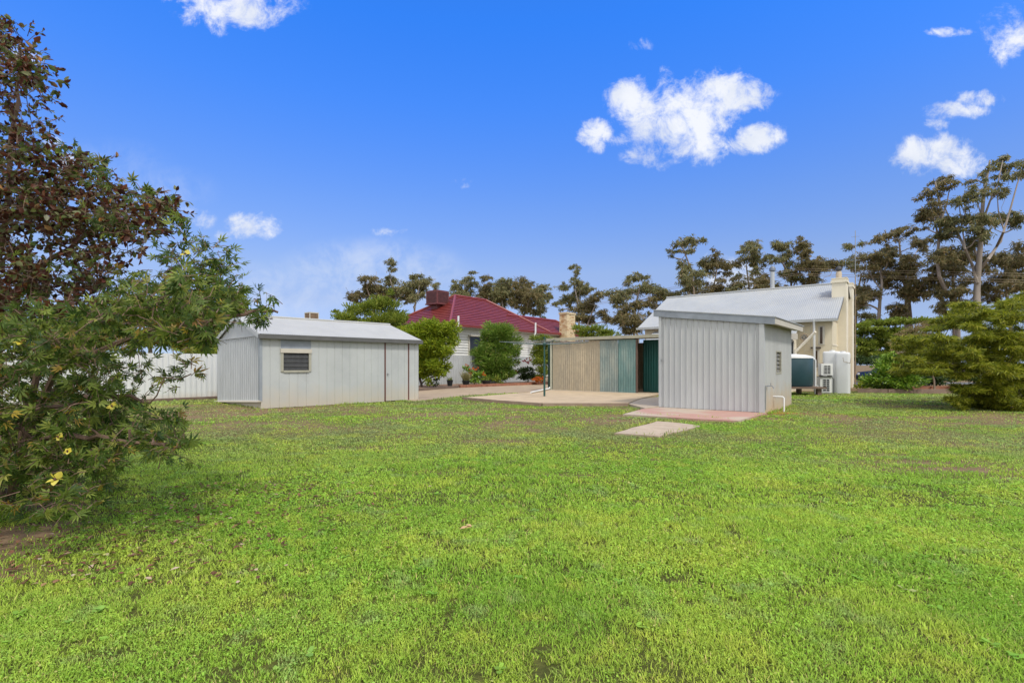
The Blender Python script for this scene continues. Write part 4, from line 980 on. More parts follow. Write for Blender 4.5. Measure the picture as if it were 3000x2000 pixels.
# ---- the gum trees along the skyline: trunk foot, depth, clumps seen in the photograph
GUMS = [
 ('spindly gum with two detached tufts at its very top, left of the red cooler', 1160, 84, [(1143,765,12,8),(1147,787,10,8),(1144,822,18,12),(1130,845,22,13),(1170,845,15,12),(1150,862,20,14)], 'gum'),
 ('leftmost gum with a slanting oval top clump behind the lime bushes', 1100, 82, [(1080,813,20,10),(1101,813,5,5),(1088,838,18,12),(1080,860,18,12),(1045,860,20,10),(1028,868,10,8),(1108,845,14,12),(1115,870,20,14)], 'gum_brown'),
 ('bare legged gum just left of the red roof cooler', 1212, 80, [(1205,830,22,10),(1228,824,16,8),(1248,824,16,10),(1272,835,11,6),(1256,816,7,4),(1218,806,6,4),(1184,845,12,12),(1200,856,18,14),(1216,872,14,12),(1240,845,12,12),(1185,872,12,10)], 'gum'),
 ('gum with a long slanting top limb, just right of the red cooler', 1378, 84, [(1383,798,9,6),(1371,812,9,6),(1360,822,12,6),(1346,832,14,7),(1332,842,12,8),(1340,860,18,10),(1378,833,13,8),(1366,852,20,10),(1352,868,22,8)], 'gum'),
 ('gum topped by one small floating tuft above the red ridge', 1428, 84, [(1424,811,14,6),(1420,842,14,10),(1434,832,9,10),(1430,860,22,12),(1410,868,20,9),(1450,872,14,12)], 'gum_brown'),
 ('broad domed gum in the middle behind the red roof', 1470, 80, [(1482,820,17,9),(1468,833,20,11),(1490,838,16,14),(1456,850,14,11),(1478,858,24,14),(1466,876,18,12)], 'gum'),
 ('dense gum with a slanted crest beside the domed one', 1536, 78, [(1531,818,14,8),(1516,832,14,10),(1552,832,11,10),(1536,848,22,14),(1515,858,16,12),(1556,862,18,14),(1530,878,24,14),(1545,900,20,14),(1500,884,12,14)], 'gum_brown'),
 ('gum with a ragged right edge above the vent pipes of the red roof', 1585, 80, [(1590,838,16,9),(1574,846,12,10),(1605,864,12,8),(1586,862,14,12),(1572,880,14,14),(1584,902,14,13),(1568,915,12,10)], 'gum'),
 ('tall thin gum with a tiny floating tuft high above the stone chimney', 1697, 84, [(1674,783,8,6),(1687,776,8,4),(1690,791,7,4),(1693,828,13,10),(1704,842,14,9),(1694,858,15,12),(1714,842,10,7),(1732,843,10,6),(1684,876,14,11),(1646,842,13,6),(1660,838,8,8),(1662,872,12,11),(1632,888,12,6),(1650,884,12,6)], 'gum'),
 ('gum behind the stone chimney with a stepped crown', 1704, 76, [(1697,902,22,14),(1722,890,20,12),(1737,872,16,10),(1760,862,14,9),(1728,930,18,12),(1765,912,12,12),(1779,928,9,12),(1705,926,18,10)], 'gum_brown'),
 ('wide flat crowned gum left of the white roof', 1856, 70, [(1798,856,22,10),(1822,866,22,10),(1856,852,24,9),(1895,838,28,11),(1930,848,22,10),(1958,864,18,10),(1978,870,16,8),(1852,814,16,8),(1884,810,15,7),(1838,830,9,9),(1812,875,16,10)], 'gum'),
 ('dark bushy gum low against the left end of the white roof', 1866, 66, [(1838,898,16,14),(1850,926,28,14),(1822,914,14,10),(1870,888,14,14),(1908,878,14,13),(1925,872,14,10),(1810,936,16,10),(1880,948,16,12),(1835,945,20,12),(1862,960,20,12)], 'gum_brown'),
 ('gum with an umbrella crown floating high over the white roof', 2030, 70, [(1982,714,12,9),(2006,704,15,8),(2030,698,12,6),(2053,704,11,6),(1962,734,8,5),(2020,716,12,7),(2024,730,5,8)], 'gum'),
 ('forked dark gum at the left end of the white roof ridge', 2030, 66, [(1998,772,14,12),(2014,785,10,12),(2003,802,9,12),(2045,800,20,14),(2030,824,22,14),(2062,766,13,16),(2074,786,11,18),(2016,842,10,9),(2010,822,10,10)], 'gum'),
 ('slender gum with an airy pointed top over the white roof', 2098, 70, [(2098,744,8,9),(2102,762,14,11),(2088,774,12,10),(2116,776,13,10),(2150,772,22,11),(2128,780,12,6),(2112,818,11,9),(2098,846,16,14),(2060,852,24,9)], 'gum_brown'),
 ('tall gum with two stacked clumps near the roof middle', 2214, 70, [(2200,712,16,10),(2190,728,14,10),(2214,722,11,12),(2192,754,20,13),(2216,750,11,14),(2214,792,14,12),(2165,812,12,11),(2160,834,18,12),(2150,850,22,8),(2232,815,7,10)], 'gum'),
 ('leaning gum with a bright pale limb left of the metal flue', 2330, 68, [(2272,714,18,9),(2294,716,16,11),(2306,738,14,10),(2282,756,14,10),(2250,756,11,6),(2300,760,10,10),(2296,800,12,10),(2330,812,22,12),(2320,770,9,8)], 'gum'),
 ('gum with a wide dark crown near the cream chimney', 2386, 66, [(2350,716,18,11),(2338,728,14,9),(2362,734,13,10),(2352,752,12,6),(2378,770,32,16),(2345,778,14,12),(2425,770,22,11),(2450,772,16,9),(2384,812,16,14),(2362,826,12,10),(2400,790,16,8)], 'gum_brown'),
 ('low scrubby gum around the metal flue', 2250, 66, [(2236,826,18,14),(2262,842,22,10),(2300,842,18,7),(2218,842,14,8),(2240,808,10,8)], 'gum_brown'),
 ('thin gum with small tufts beside the aerial pole', 2500, 62, [(2492,720,12,9),(2530,713,14,5),(2488,770,12,12),(2510,784,9,9),(2510,848,14,14),(2526,866,16,12),(2520,890,14,12),(2500,910,12,14),(2545,925,18,12)], 'gum'),
 ('gum with a long arched top limb right of the aerial', 2655, 58, [(2572,702,15,7),(2592,690,14,7),(2612,684,14,7),(2636,674,13,7),(2654,664,14,6),(2680,668,7,4),(2688,708,16,14),(2702,728,12,10),(2662,752,16,12)], 'gum_brown'),
 ('red trunked gum with rounded crown right of the cream house', 2574, 56, [(2530,754,18,13),(2566,744,20,11),(2600,730,20,11),(2616,744,12,12),(2556,778,26,12),(2592,770,20,13),(2558,804,28,14),(2600,800,22,12),(2536,846,15,13),(2560,858,16,12),(2526,872,12,12),(2590,830,14,12)], 'gum_brown'),
 ('twin stemmed brownish gum in the middle of the right group', 2670, 56, [(2658,752,16,12),(2672,774,20,14),(2640,776,14,12),(2650,800,24,12),(2690,828,24,14),(2650,850,24,16),(2625,896,18,14),(2640,915,15,12),(2695,855,18,14),(2668,820,20,12)], 'gum_brown'),
 ('pale limbed leaning gum with reddish top clump', 2806, 52, [(2740,592,14,9),(2724,612,20,11),(2746,622,18,10),(2704,636,14,8),(2732,640,14,8),(2736,533,8,5),(2722,556,12,9),(2690,578,7,6),(2756,550,7,4),(2786,532,18,7),(2770,530,10,5)], 'gum_brown'),
 ('biggest gum with spreading pale forks at far right', 2862, 50, [(2795,588,18,8),(2828,576,18,7),(2854,564,16,7),(2892,552,12,7),(2930,470,14,9),(2938,486,10,9),(2896,494,7,8),(2836,530,11,6),(2922,562,16,6),(2940,576,7,7),(2968,518,16,5),(2984,474,14,7),(2995,488,8,6),
    (2760,650,20,10),(2792,645,22,10),(2832,640,24,10),(2872,636,24,9),(2908,640,22,9),(2950,640,22,9),(2990,640,22,10),(2762,690,20,14),(2790,672,14,12),(2842,668,22,12),(2860,692,18,14),(2845,716,18,12),(2890,690,12,9)], 'gum'),
 ('dense brown gum filling the space under the biggest gum', 2790, 54, [(2768,736,26,13),(2740,758,20,14),(2800,750,24,14),(2832,742,22,13),(2760,782,24,14),(2800,790,24,16),(2740,808,20,12),(2830,820,18,14),(2770,830,24,14),(2745,860,20,14),(2800,850,20,14),(2770,890,20,14),(2815,880,14,12)], 'gum_brown'),
 ('brown gum at the right border above the low layered tree', 2970, 54, [(2872,748,22,12),(2905,764,18,12),(2935,752,20,14),(2965,770,20,14),(2990,720,14,20),(2994,760,16,20),(2985,800,20,16),(2950,800,22,12),(2920,820,18,14),(2890,845,20,14),(2960,830,22,12),(2995,840,16,16),(2920,865,18,12),(2895,790,14,10)], 'gum_brown'),
]
TR = {24: [(2862,905),(2862,850),(2866,790),(2872,720),(2876,640),(2882,570),(2893,510),(2900,470)], 23: [(2806,930),(2800,890),(2770,850),(2752,810),(2745,760),(2752,690),(2760,630),(2748,570),(2740,534)],
      21: [(2574,940),(2578,880),(2584,830),(2580,780)], 22: [(2668,940),(2664,890),(2660,840),(2662,790)], 25: [(2800,930),(2795,860),(2790,800),(2785,750)]}
LIMBS = {24: [([(2864,830),(2850,780),(2828,730),(2805,680),(2782,640),(2765,600)], .16, .05), ([(2870,790),(2895,760),(2920,722),(2940,680),(2958,620),(2980,540),(3000,480)], .17, .04), ([(2875,660),(2900,590),(2925,530),(2938,470)], .11, .03), ([(2940,670),(2925,620),(2921,560)], .07, .03), ([(2828,730),(2815,640),(2808,585)], .07, .03), ([(2876,640),(2866,600),(2856,560)], .06, .03)],
         23: [([(2752,700),(2735,640),(2720,600),(2712,570)], .10, .03), ([(2760,640),(2775,590),(2784,540)], .09, .03)], 21: [([(2582,850),(2560,820),(2542,790)], .1, .04), ([(2583,820),(2600,770),(2604,740)], .1, .04)]}
for i, (lab, bpx, d, cl, lm) in enumerate(GUMS):
    g = np.random.default_rng(100+i)
    base = P(bpx, HZ, d); base.z = -.05
    cls = [(c, a*1.45, b*1.4, e*1.45) for c, a, b, e in px_clumps(cl, d, g, 1.6)]
    for k in list(range(len(cls)))*2:              # looser tufts bridging neighbouring clumps
        near = sorted(range(len(cls)), key=lambda j: (cls[j][0]-cls[k][0]).length)[1:3]
        j = near[int(g.integers(0, len(near)))]; c = cls[k][0].lerp(cls[j][0], float(g.uniform(.25, .75)))
        if (cls[j][0]-cls[k][0]).length < 5.5: cls.append((c-V(0, 0, .25)+Vector(g.normal(size=3)*.45), cls[k][1]*.55, cls[k][2]*.55, cls[k][3]*.6))
    tp = [base]
    if i in TR:
        for (a, b) in TR[i]: tp.append(P(a, b, d+g.normal()*.3))
        r0 = .34 if i == 24 else .22
    else:
        zs = [c[0].z for c in cls]; xm = sum(c[0].x for c in cls)/len(cls); zlo, zhi = min(zs), max(zs)
        r0 = .14+.004*zhi
        for f in (.35, .7, 1.0): tp.append(V(base.x+(xm-base.x)*f**1.5+g.normal()*.25, d+g.normal()*.3, zlo*.55+(zhi*.55+zlo*.45-zlo*.55)*f**1.2))
    tree('gum_tree', lab, 'gum tree', base, cls, LM[lm], M['bark_pale'] if i % 3 != 1 else M['bark_gum'], 215, .30, .075, 200+i*3, 'gum trees along the skyline', r0, .6, .1, 26, .25, .75, tp, rmin=.022, upbias=.45, extra_tips=2, sprays=42, limbs=[([P(a, b, d+g.normal()*.5) for a, b in q], ra, rb) for q, ra, rb in LIMBS.get(i, [])], taper=.8 if i == 24 else .6)
# extra bare forks of the biggest gum are part of its own trunk mesh: grown by the tips above

# ---- far trees low on the left, beyond the white fence
g = np.random.default_rng(5)
b_ = P(640, HZ, 34); b_.z = 0
tree('rounded_tree', 'dark rounded tree behind the white fence and left shrubs', 'tree', b_, px_clumps([(600,900,60,50),(560,880,50,35),(660,870,40,35),(640,930,60,40),(530,930,50,40),(690,900,25,30),(590,960,70,40),(680,950,30,35),(500,900,50,40),(460,950,50,40),(702,915,26,32),(640,850,40,22),(560,1000,60,34),(640,995,50,34),(690,985,26,30),(500,1010,50,30),(610,1030,60,24)], 34, g, .6), LM['olive'], M['bark_grey'], 330, .20, .09, 31, None, .25, .1, .3, 8, .5)
b_ = P(500, HZ, 24); b_.z = 0
tree('rounded_tree', 'golden leaved tree between the copper shrub and white fence', 'tree', b_, px_clumps([(420,900,70,50),(350,930,60,50),(480,930,60,45),(280,960,60,50),(400,980,80,50),(200,960,70,60),(100,980,80,60)], 24, g, .5), leaf_mat('golden_leaf', [(0, (.10, .12, .02)), (.5, (.22, .20, .03)), (1, (.42, .30, .04))], .4), M['bark_grey'], 300, .16, .08, 33, None, .2, .1, .3, 8, .5)
b_ = P(765, HZ, 48); b_.z = 0
tree('far_bush', 'tiny dark bush top above the left shed ridge', 'bush', b_, px_clumps([(762,908,18,10),(745,915,14,8),(765,935,25,16)], 48, g, .3), LM['dark'], M['bark_grey'], 160, .25, .12, 35, None, .15)
# ---- the bushes round the red roofed house
b_ = P(1235, HZ, 29.5); b_.z = 0
tree('lime_bush', 'big lime green bush at the right end of the grey shed', 'bush', b_, px_clumps([(1262,962,62,38),(1225,990,50,45),(1305,985,36,40),(1275,1010,52,42),(1240,1040,48,42),(1300,1035,30,34),(1215,1060,30,40),(1270,1068,36,26),(1295,1075,22,18),(1320,960,22,24),(1330,1000,16,24),(1250,1088,28,22),(1285,1092,24,18),(1230,1095,20,16),(1215,1020,30,34)], 29.5, g, .35), LM['lime'], M['bark_dark'], 640, .15, .055, 41, None, .12, -.1, .25, 9, .5, .45)
b_ = P(1080, HZ, 32); b_.z = 0
tree('olive_tree', 'feathery olive green tree rising behind the grey shed roof', 'tree', b_, px_clumps([(1010,930,34,24),(1040,915,38,26),(1080,905,38,28),(1115,900,36,30),(1150,915,34,30),(1175,945,30,30),(1140,885,14,16),(1145,862,7,14),(1120,880,12,12),(1000,958,30,14),(1050,950,50,24),(1110,945,50,30),(1160,965,36,24),(985,915,10,6),(1090,980,60,30)], 32, g, .4), LM['olive'], M['bark_grey'], 520, .20, .045, 43, None, .16, -.45, .1, 8, .5, .45)
bp = P(1456, HZ, 36.5); bp.z = .08
tree('round_bush', 'tall rounded needle leaved bush in front of the white weatherboards', 'bush', bp, px_clumps([(1455,990,52,40),(1425,1010,40,38),(1490,1010,36,38),(1455,1035,62,38),(1415,1045,34,34),(1495,1045,32,32),(1455,1075,52,34),(1440,965,30,22),(1475,965,30,22),(1430,1090,24,20),(1490,1088,24,22),(1460,1105,40,14)], 36.5, g, .25), LM['round'], M['bark_dark'], 560, .24, .034, 45, None, .12, -.05, .1, 9, .5, .4, outward=1.3)
b_ = P(1588, HZ, 36); b_.z = .08
tree('column_bush', 'rounded green bush beside the clothes line post', 'bush', b_, px_clumps([(1580,1000,32,20),(1600,1000,30,20),(1575,1030,28,26),(1605,1030,30,26),(1585,1060,28,26),(1612,1060,22,26),(1592,1090,28,22)], 36, g, .2), LM['olive'], M['bark_dark'], 640, .16, .045, 47, None, .1, -.1, .1, 8, .5, .45)
b_ = P(1760, HZ, 44); b_.z = 0
tree('flat_hedge', 'flat topped bright hedge above the open shed roof', 'hedge', b_, px_clumps([(1700,962,30,14),(1740,966,34,14),(1780,976,34,12),(1720,985,40,16),(1770,990,40,14),(1815,990,20,8)], 44, g, .2), LM['olive'], M['bark_dark'], 260, .20, .06, 49, None, .12, -.4, .1, 8, .5, .45)
def small_plant(name, label, cat, px, d, z0, cl, lm, dens, ll, lw, seed, flower=None, nf=0, fs=.09, group=None):
    g = np.random.default_rng(seed); b = P(px, HZ, d); b.z = z0
    t = tree(name, label, cat, b, px_clumps(cl, d, g, .12), LM[lm], M['bark_dark'], dens, ll, lw, seed, group, .03, -.1, .2, 6, .5, .45, rmin=.006, part='foliage')
    if flower:
        pts = []; 
        for k in range(nf):
            px, py, rx, ry = flower[1][k % len(flower[1])]; c = P(px+g.normal()*rx*.6, py+g.normal()*ry*.6, d-.25+g.normal()*.2); pts.append(c)
        m_pts = np.repeat(np.array([p[:] for p in pts]), 7, 0)
        leaves('bloom_mass', m_pts, unit(len(m_pts), g)+np.array([0, -.4, .3]), fs, fs*.8, LM[flower[0]], t, L_OVAL, seed=seed)['kind'] = 'stuff'
    return t
small_plant('rose_bush', 'rose bush with red blooms right of the tall rounded bush', 'rose bush', 1545, 37.5, .09, [(1545,1085,24,18),(1530,1090,18,16),(1560,1100,20,14),(1540,1108,26,10)], 'dark', 420, .11, .06, 61, ('rose', [(1520,1060,8,5),(1535,1058,8,5),(1548,1062,9,6),(1550,1052,7,4),(1515,1088,5,7)]), 20, .10)
small_plant('flowering_shrub', 'low green shrub dotted with orange flowers beside the round bush', 'shrub', 1388, 33.5, .09, [(1382,1090,22,16),(1400,1100,22,16),(1370,1080,12,14),(1395,1115,22,10)], 'gloss', 420, .11, .06, 63, ('orange', [(1366,1073,6,6),(1378,1088,8,8),(1418,1090,7,10),(1395,1080,8,6)]), 18, .10)
small_plant('orange_flowers', 'clump of orange flowers at the foot of the clothes line side bush', 'flowers', 1578, 35.2, .09, [(1576,1114,14,6)], 'olive', 300, .09, .05, 65, ('orange', [(1578,1110,12,5),(1570,1112,8,4)]), 34, .13)
small_plant('low_shrub', 'small yellow green shrub under the lime bush', 'shrub', 1257, 29.0, .09, [(1255,1112,14,12),(1262,1120,12,10)], 'lime', 420, .10, .05, 67)
small_plant('low_shrub', 'small grey green shrub left of the black pot', 'shrub', 1278, 29.3, .09, [(1280,1118,12,12),(1272,1125,10,8)], 'dark', 420, .10, .05, 69)
small_plant('low_shrub', 'leafy low plant between the rounded bush and the brick edging', 'shrub', 1450, 33.6, .09, [(1452,1112,14,10),(1466,1118,10,8)], 'olive', 420, .10, .05, 71)
def pot(px, d, r, h, label, plant):
    c = P(px, HZ, d); c.z = .10; t = thing('plant_pot', label, 'plant pot', c, 'black plant pots along the bed')
    m = MB(); m.lathe(c, [(r*.72, 0), (r*.95, h*.86), (r*1.04, h*.87), (r*1.04, h), (r*.9, h), (r*.85, h*.9)], 20); m.build('pot', M['black_pot'], t)
    m = MB(); m.lathe(c+V(0, 0, h*.88), [(r*.86, 0), (r*.5, .02)], 14); m.build('soil', M['soil'], t)
    g = np.random.default_rng(int(px)); lm, n, ll, lw, up = plant
    a = g.random(n)*6.28; rr = r*.7*g.random(n)**.5; pts = np.stack([c.x+rr*np.cos(a), c.y+rr*np.sin(a), np.full(n, c.z+h*.9)], 1)
    leaves('plant', pts, unit(n, g)*.55+np.array([0, 0, up]), ll*(.6+.6*g.random(n)), lw, LM[lm], t, L_BLADE, seed=int(px))
pot(1318, 31.2, .20, .36, 'small black pot standing against the grey fence', ('olive', 30, .28, .03, .9))
pot(1365, 32.2, .26, .30, 'low black tub holding a straw coloured grass tuft', ('straw', 420, .62, .02, 1.0))
pot(1425, 32.6, .32, .30, 'wide black bowl pot in front of the rounded bush', ('olive', 60, .32, .05, .8))
# ---- right hand garden
b_ = P(2625, HZ, 25.2); b_.z = .02
tree('glossy_shrub', 'glossy bright green shrub in front of the dark blue car', 'shrub', b_, [(c, p*1.25, q*1.25, e*1.2) for c, p, q, e in px_clumps([(2615,1052,28,15),(2590,1072,26,18),(2640,1070,32,18),(2570,1095,28,20),(2615,1090,36,20),(2660,1092,34,20),(2580,1118,36,18),(2630,1115,40,18),(2668,1115,26,16),(2600,1135,34,12),(2652,1132,30,12),(2605,1040,12,10)], 25.2, g, .2)], LM['gloss'], M['bark_grey'], 420, .15, .07, 81, None, .06, -.15, .35, 7, .5, .45, tpl=L_OVAL)
b_ = P(2600, HZ, 40); b_.z = 0
tree('layered_hedge', 'broad layered hedge tree behind the cream house end', 'hedge', b_, px_clumps([(2530,955,34,10),(2580,948,40,9),(2630,942,40,9),(2680,940,44,9),(2560,968,40,10),(2530,1000,34,14),(2580,985,34,12),(2625,978,34,16),(2660,970,34,14),(2540,1025,36,16),(2590,1010,30,14),(2630,1005,30,18),(2720,955,30,12),(2580,1040,34,12),(2530,1045,24,12),(2520,975,20,12),(2520,1020,20,14),(2560,1010,30,14),(2610,1030,34,14),(2660,1000,34,16),(2700,990,30,16)], 40, g, .5), LM['olive'], M['bark_dark'], 420, .20, .07, 83, None, .2, -.1, .3, 8, .5, .45)
for k, (px, d, cl, lm, lab) in enumerate([(2560, 36.5, [(2535,1056,28,16),(2570,1056,32,18),(2605,1052,32,18),(2515,1050,18,16),(2640,1060,30,16)], 'dark', 'dark green shrub low under the layered hedge'), (2790, 30, [(2760,1085,34,18),(2800,1075,36,20),(2830,1090,30,18),(2780,1105,30,12)], 'olive', 'olive shrub behind the stems of the brown shrub'),
        (2860, 27, [(2840,1100,34,16),(2880,1090,36,20),(2870,1115,30,12)], 'dark', 'dark shrub deep behind the low layered tree'), (2528, 27.3, [(2522,1128,14,10),(2538,1130,14,9)], 'lime', 'small bright bush at the foot of the cream house corner'), (2715, 28.6, [(2690,1108,30,14),(2725,1100,34,16),(2750,1115,30,12)], 'dark', 'dark shrub between the brown stems and the glossy shrub'), (2690, 33, [(2680,1085,34,14),(2720,1080,34,14),(2650,1080,26,12)], 'olive', 'olive green shrub seen over the glossy one')]):
    b_ = P(px, HZ, d); b_.z = 0; tree('garden_shrub', lab, 'shrub', b_, px_clumps(cl, d, g, .3), LM[lm], M['bark_dark'], 420, .15, .06, 400+k*3, None, .05, .1, .2, 9, .45, .5)
b_ = P(2738, HZ, 27.5); b_.z = .05
tree('brown_shrub', 'multi stemmed brownish shrub left of the low layered tree', 'shrub', b_, px_clumps([(2630,1005,28,14),(2660,985,30,14),(2690,965,30,12),(2720,950,30,10),(2640,1035,30,16),(2680,1010,34,16),(2620,1050,22,12),(2710,985,30,16),(2700,1040,36,18),(2740,1020,30,16),(2660,1050,40,18),(2720,1065,36,14),(2640,1065,26,12),(2760,1050,30,16)], 27.5, g, .3), LM['brown'], M['bark_grey'], 560, .11, .03, 85, None, .09, 0, .1, 8, .5, .5, rmin=.012, extra_tips=3)
def inside(poly, x, y):
    r = False; j = len(poly)-1
    for i in range(len(poly)):
        if (poly[i][1] > y) != (poly[j][1] > y) and x < (poly[j][0]-poly[i][0])*(y-poly[i][1])/(poly[j][1]-poly[i][1])+poly[i][0]: r = not r
        j = i
    return r
LT = [(2695,910),(2740,896),(2790,930),(2812,868),(2860,900),(2900,906),(2950,876),(2990,862),(3110,860),(3110,1215),(2930,1212),(2840,1200),(2780,1190),(2850,1172),(2790,1160),(2870,1135),(2830,1100),(2760,1100),(2690,1085),(2665,1035),(2700,1000),(2750,985),(2712,950)]
b_ = G(2935, 1190); g = np.random.default_rng(9); rr = random.Random(9); lt = []
while len(lt) < 240:
    x_, y_ = rr.uniform(2650, 3110), rr.uniform(860, 1215)
    if not inside(LT, x_, y_) or (2700 < x_ < 2900 and 1100 < y_ < 1135): continue
    d = rr.uniform(14.9, 18.6) if y_ < 1120 else rr.uniform(15.2, 17.0); c = P(x_, y_, d)
    if c.z < .08: continue
    rx = rr.uniform(.16, .52); lt.append((c, rx, rx*rr.uniform(.7, 1.1), rx*rr.uniform(.22, .5)))
for k in range(70):          # the long thin sprays reaching out over the lawn bed to the left
    c = P(rr.uniform(2630, 2800), rr.uniform(985, 1092), rr.uniform(16.5, 19)); rx = rr.uniform(.12, .34); lt.append((c, rx, rx, rx*rr.uniform(.2, .4)))
for k in range(46):
    c = P(rr.uniform(2800, 3100), rr.uniform(1128, 1204), rr.uniform(15.0, 16.8))
    if c.z > .06: rx = rr.uniform(.18, .5); lt.append((c, rx, rx, rx*rr.uniform(.2, .4)))
tree('layered_tree', 'low spreading tree with flat feathery sprays at the right edge', 'tree', b_, lt, LM['spray'], M['bark_dark'], 2300, .12, .016, 91, None, .15, .30, .3, 18, .36, .75, outward=1.0, rmin=.008, upbias=.25, extra_tips=2)

# ---- the two leafy plants at the left edge: branches, twigs, then leaves on the twigs
def shrub(name, label, cat, base, poly, dn, df, ntips, ntw, nlf, lm, bark, seed, ll, lw, tpl, r0, limbs=(), twl=.22, dmid=None, droop=.1, extra=(), upb=.5, thin=None):
    g = np.random.default_rng(seed); rr = random.Random(seed)
    t = thing(name, label, cat, base); m = MB()
    x0, x1 = min(p[0] for p in poly), max(p[0] for p in poly); y0, y1 = min(p[1] for p in poly), max(p[1] for p in poly)
    tips = []
    while len(tips) < ntips:
        x_, y_ = rr.uniform(x0, x1), rr.uniform(y0, y1)
        if inside(poly, x_, y_) and not (thin and thin[0] < x_ < thin[1] and thin[2] < y_ < thin[3] and rr.random() < .9):
            d = rr.uniform(dn, df)
            p = P(x_, y_, d)
            if p.z > .06: tips.append(p)
    for e in extra: tips.append(P(*e))
    nodes = [(Vector(base), r0)]
    for lb in limbs:
        pts = [Vector(base)]+[P(*q) for q in lb]; rs = [r0*.8*(1-.8*i/(len(pts)-1))+.004 for i in range(len(pts))]
        fine = []; fr_ = []
        for i in range(len(pts)-1):
            for f in (0, .33, .66): fine.append(pts[i].lerp(pts[i+1], f)+Vector(g.normal(size=3)*.015)); fr_.append(rs[i]+(rs[i+1]-rs[i])*f)
        fine.append(pts[-1]); fr_.append(rs[-1]); m.tube(fine, fr_, 6); nodes += list(zip(fine[1:], fr_[1:]))
    grow(m, base, tips, r0, g, upb, .004, .10, 5, nodes)
    lp = []; la = []
    for tip in tips:
        for k in range(ntw):
            d = Vector(unit(1, g)[0]); d.z = d.z*.6+.1; d.normalize()
            q = tip+Vector(g.normal(size=3)*.05); e = q+d*twl*rr.uniform(.5, 1.2); mid = (q+e)/2+V(0, 0, .02)
            m.tube([q, mid, e], [.004, .003, .0015], 3, False)
            for j in range(nlf):
                f = rr.uniform(.15, 1); p = q.lerp(e, f); lp.append(p[:]); a = Vector(unit(1, g)[0])*.9+d*.8; a.z -= droop; la.append(a[:])
    m.build('branches', bark, t)
    n = len(lp); L = ll*(.45+1.0*g.random(n)**1.3)
    leaves('foliage', np.array(lp), np.array(la), L, lw*(L/ll), LM[lm], t, tpl, flat=.3, seed=seed)
    return t, tips
RED = [(-160,30),(30,95),(85,92),(100,200),(108,330),(160,415),(190,455),(250,490),(320,505),(345,555),(440,580),(520,620),(490,665),(420,690),(405,755),(330,820),(260,900),(160,1000),(-160,1020)]
base = P(-30, HZ, 6.2); base.z = 0
shrub('copper_tree', 'copper red leaved tree at the left edge of the lawn', 'tree', base, RED, 4.9, 7.0, 330, 7, 9, 'red', M['twig'], 301, .062, .036, L_OVAL, .05, [[(-20,900,6.2),(20,600,6.0),(50,300,6.0),(60,150,5.9)], [(0,900,6.1),(150,760,5.8),(300,650,5.6),(440,610,5.5)], [(-60,900,6.4),(-100,500,6.6),(-80,150,6.4)]], .24, droop=.15, extra=[(60,110,5.8),(80,200,5.6),(500,640,5.4),(300,520,5.6),(460,590,5.5)])
GRN = [(-170,980),(60,960),(200,905),(330,840),(420,835),(520,815),(640,822),(710,870),(740,905),(715,930),(650,965),(610,990),(570,1020),(540,1060),(560,1090),(560,1120),(490,1130),(470,1180),(500,1230),(520,1270),(500,1320),(440,1310),(380,1330),(310,1390),(260,1450),(150,1470),(0,1490),(-170,1520)]
base = P(20, HZ, 4.9); base.z = 0
t, tips = shrub('mallow_shrub', 'sprawling green shrub with lobed leaves and yellow blooms at left', 'shrub', base, GRN, 3.7, 5.9, 330, 6, 5, 'mallow', M['twig'], 311, .085, .066, L_PALM, .036,
   [[(120,1040,4.9),(280,930,4.9),(430,860,4.9),(560,822,4.9),(660,830,4.9)], [(150,1080,4.7),(330,1010,4.6),(480,960,4.6),(620,940,4.6),(760,912,4.6),(815,915,4.6)], [(100,1200,4.6),(250,1170,4.4),(380,1160,4.3),(440,1180,4.3)], [(60,1300,4.3),(200,1270,4.1),(340,1290,4.0),(480,1300,3.9)], [(-60,1100,5.0),(-120,950,5.2),(-60,850,5.2)]],
   .20, droop=.25, extra=[(800,914,4.6),(760,925,4.6),(720,905,4.6),(690,880,4.7),(500,742,4.9),(545,708,4.9),(600,735,4.9),(560,765,4.9),(525,785,4.9),(610,790,4.9),(650,772,4.9),(480,800,4.9),(640,790,4.9),(560,1095,4.3),(480,1320,3.9),(530,1310,3.9),(240,1490,3.6),(200,1470,3.6),(150,1490,3.6),(70,1480,3.7),(640,735,4.9),(165,440,5.3),(205,470,5.2),(330,500,5.2),(300,540,5.2),(430,585,5.1),(505,612,5.1),(470,600,5.1),(110,560,5.3),(240,640,5.2),(350,690,5.1),(120,760,5.2),(260,790,5.1),(90,880,5.0)], upb=.35, thin=(310, 720, 985, 1175))
def bloom(px, py, d, s, lab):
    c = P(px, py, d); f = thing('yellow_bloom', lab, 'flower', c, 'yellow blooms on the green shrub'); g = np.random.default_rng(int(px)); nv = V(.1, -.75, .55).normalized(); a1 = V(1, 0, 0); a1 = (a1-nv*a1.dot(nv)).normalized(); a2 = nv.cross(a1)
    ax = np.array([(a1*math.cos(2*math.pi*k/5)+a2*math.sin(2*math.pi*k/5)+nv*.35)[:] for k in range(5)]); leaves('petals', np.repeat(np.array(c[:])[None], 5, 0), ax, s, s*.9, LM['yellow'], f, L_OVAL, flat=.5, seed=int(px))
    m = MB(); m.lathe(c-V(0, .006, 0), [(.004, -.006), (s*.2, 0), (.004, .012)], 8); m.build('flower_eye', plain('bloom_eye', (.06, .008, .01), .6, 0, .1, 5), f)
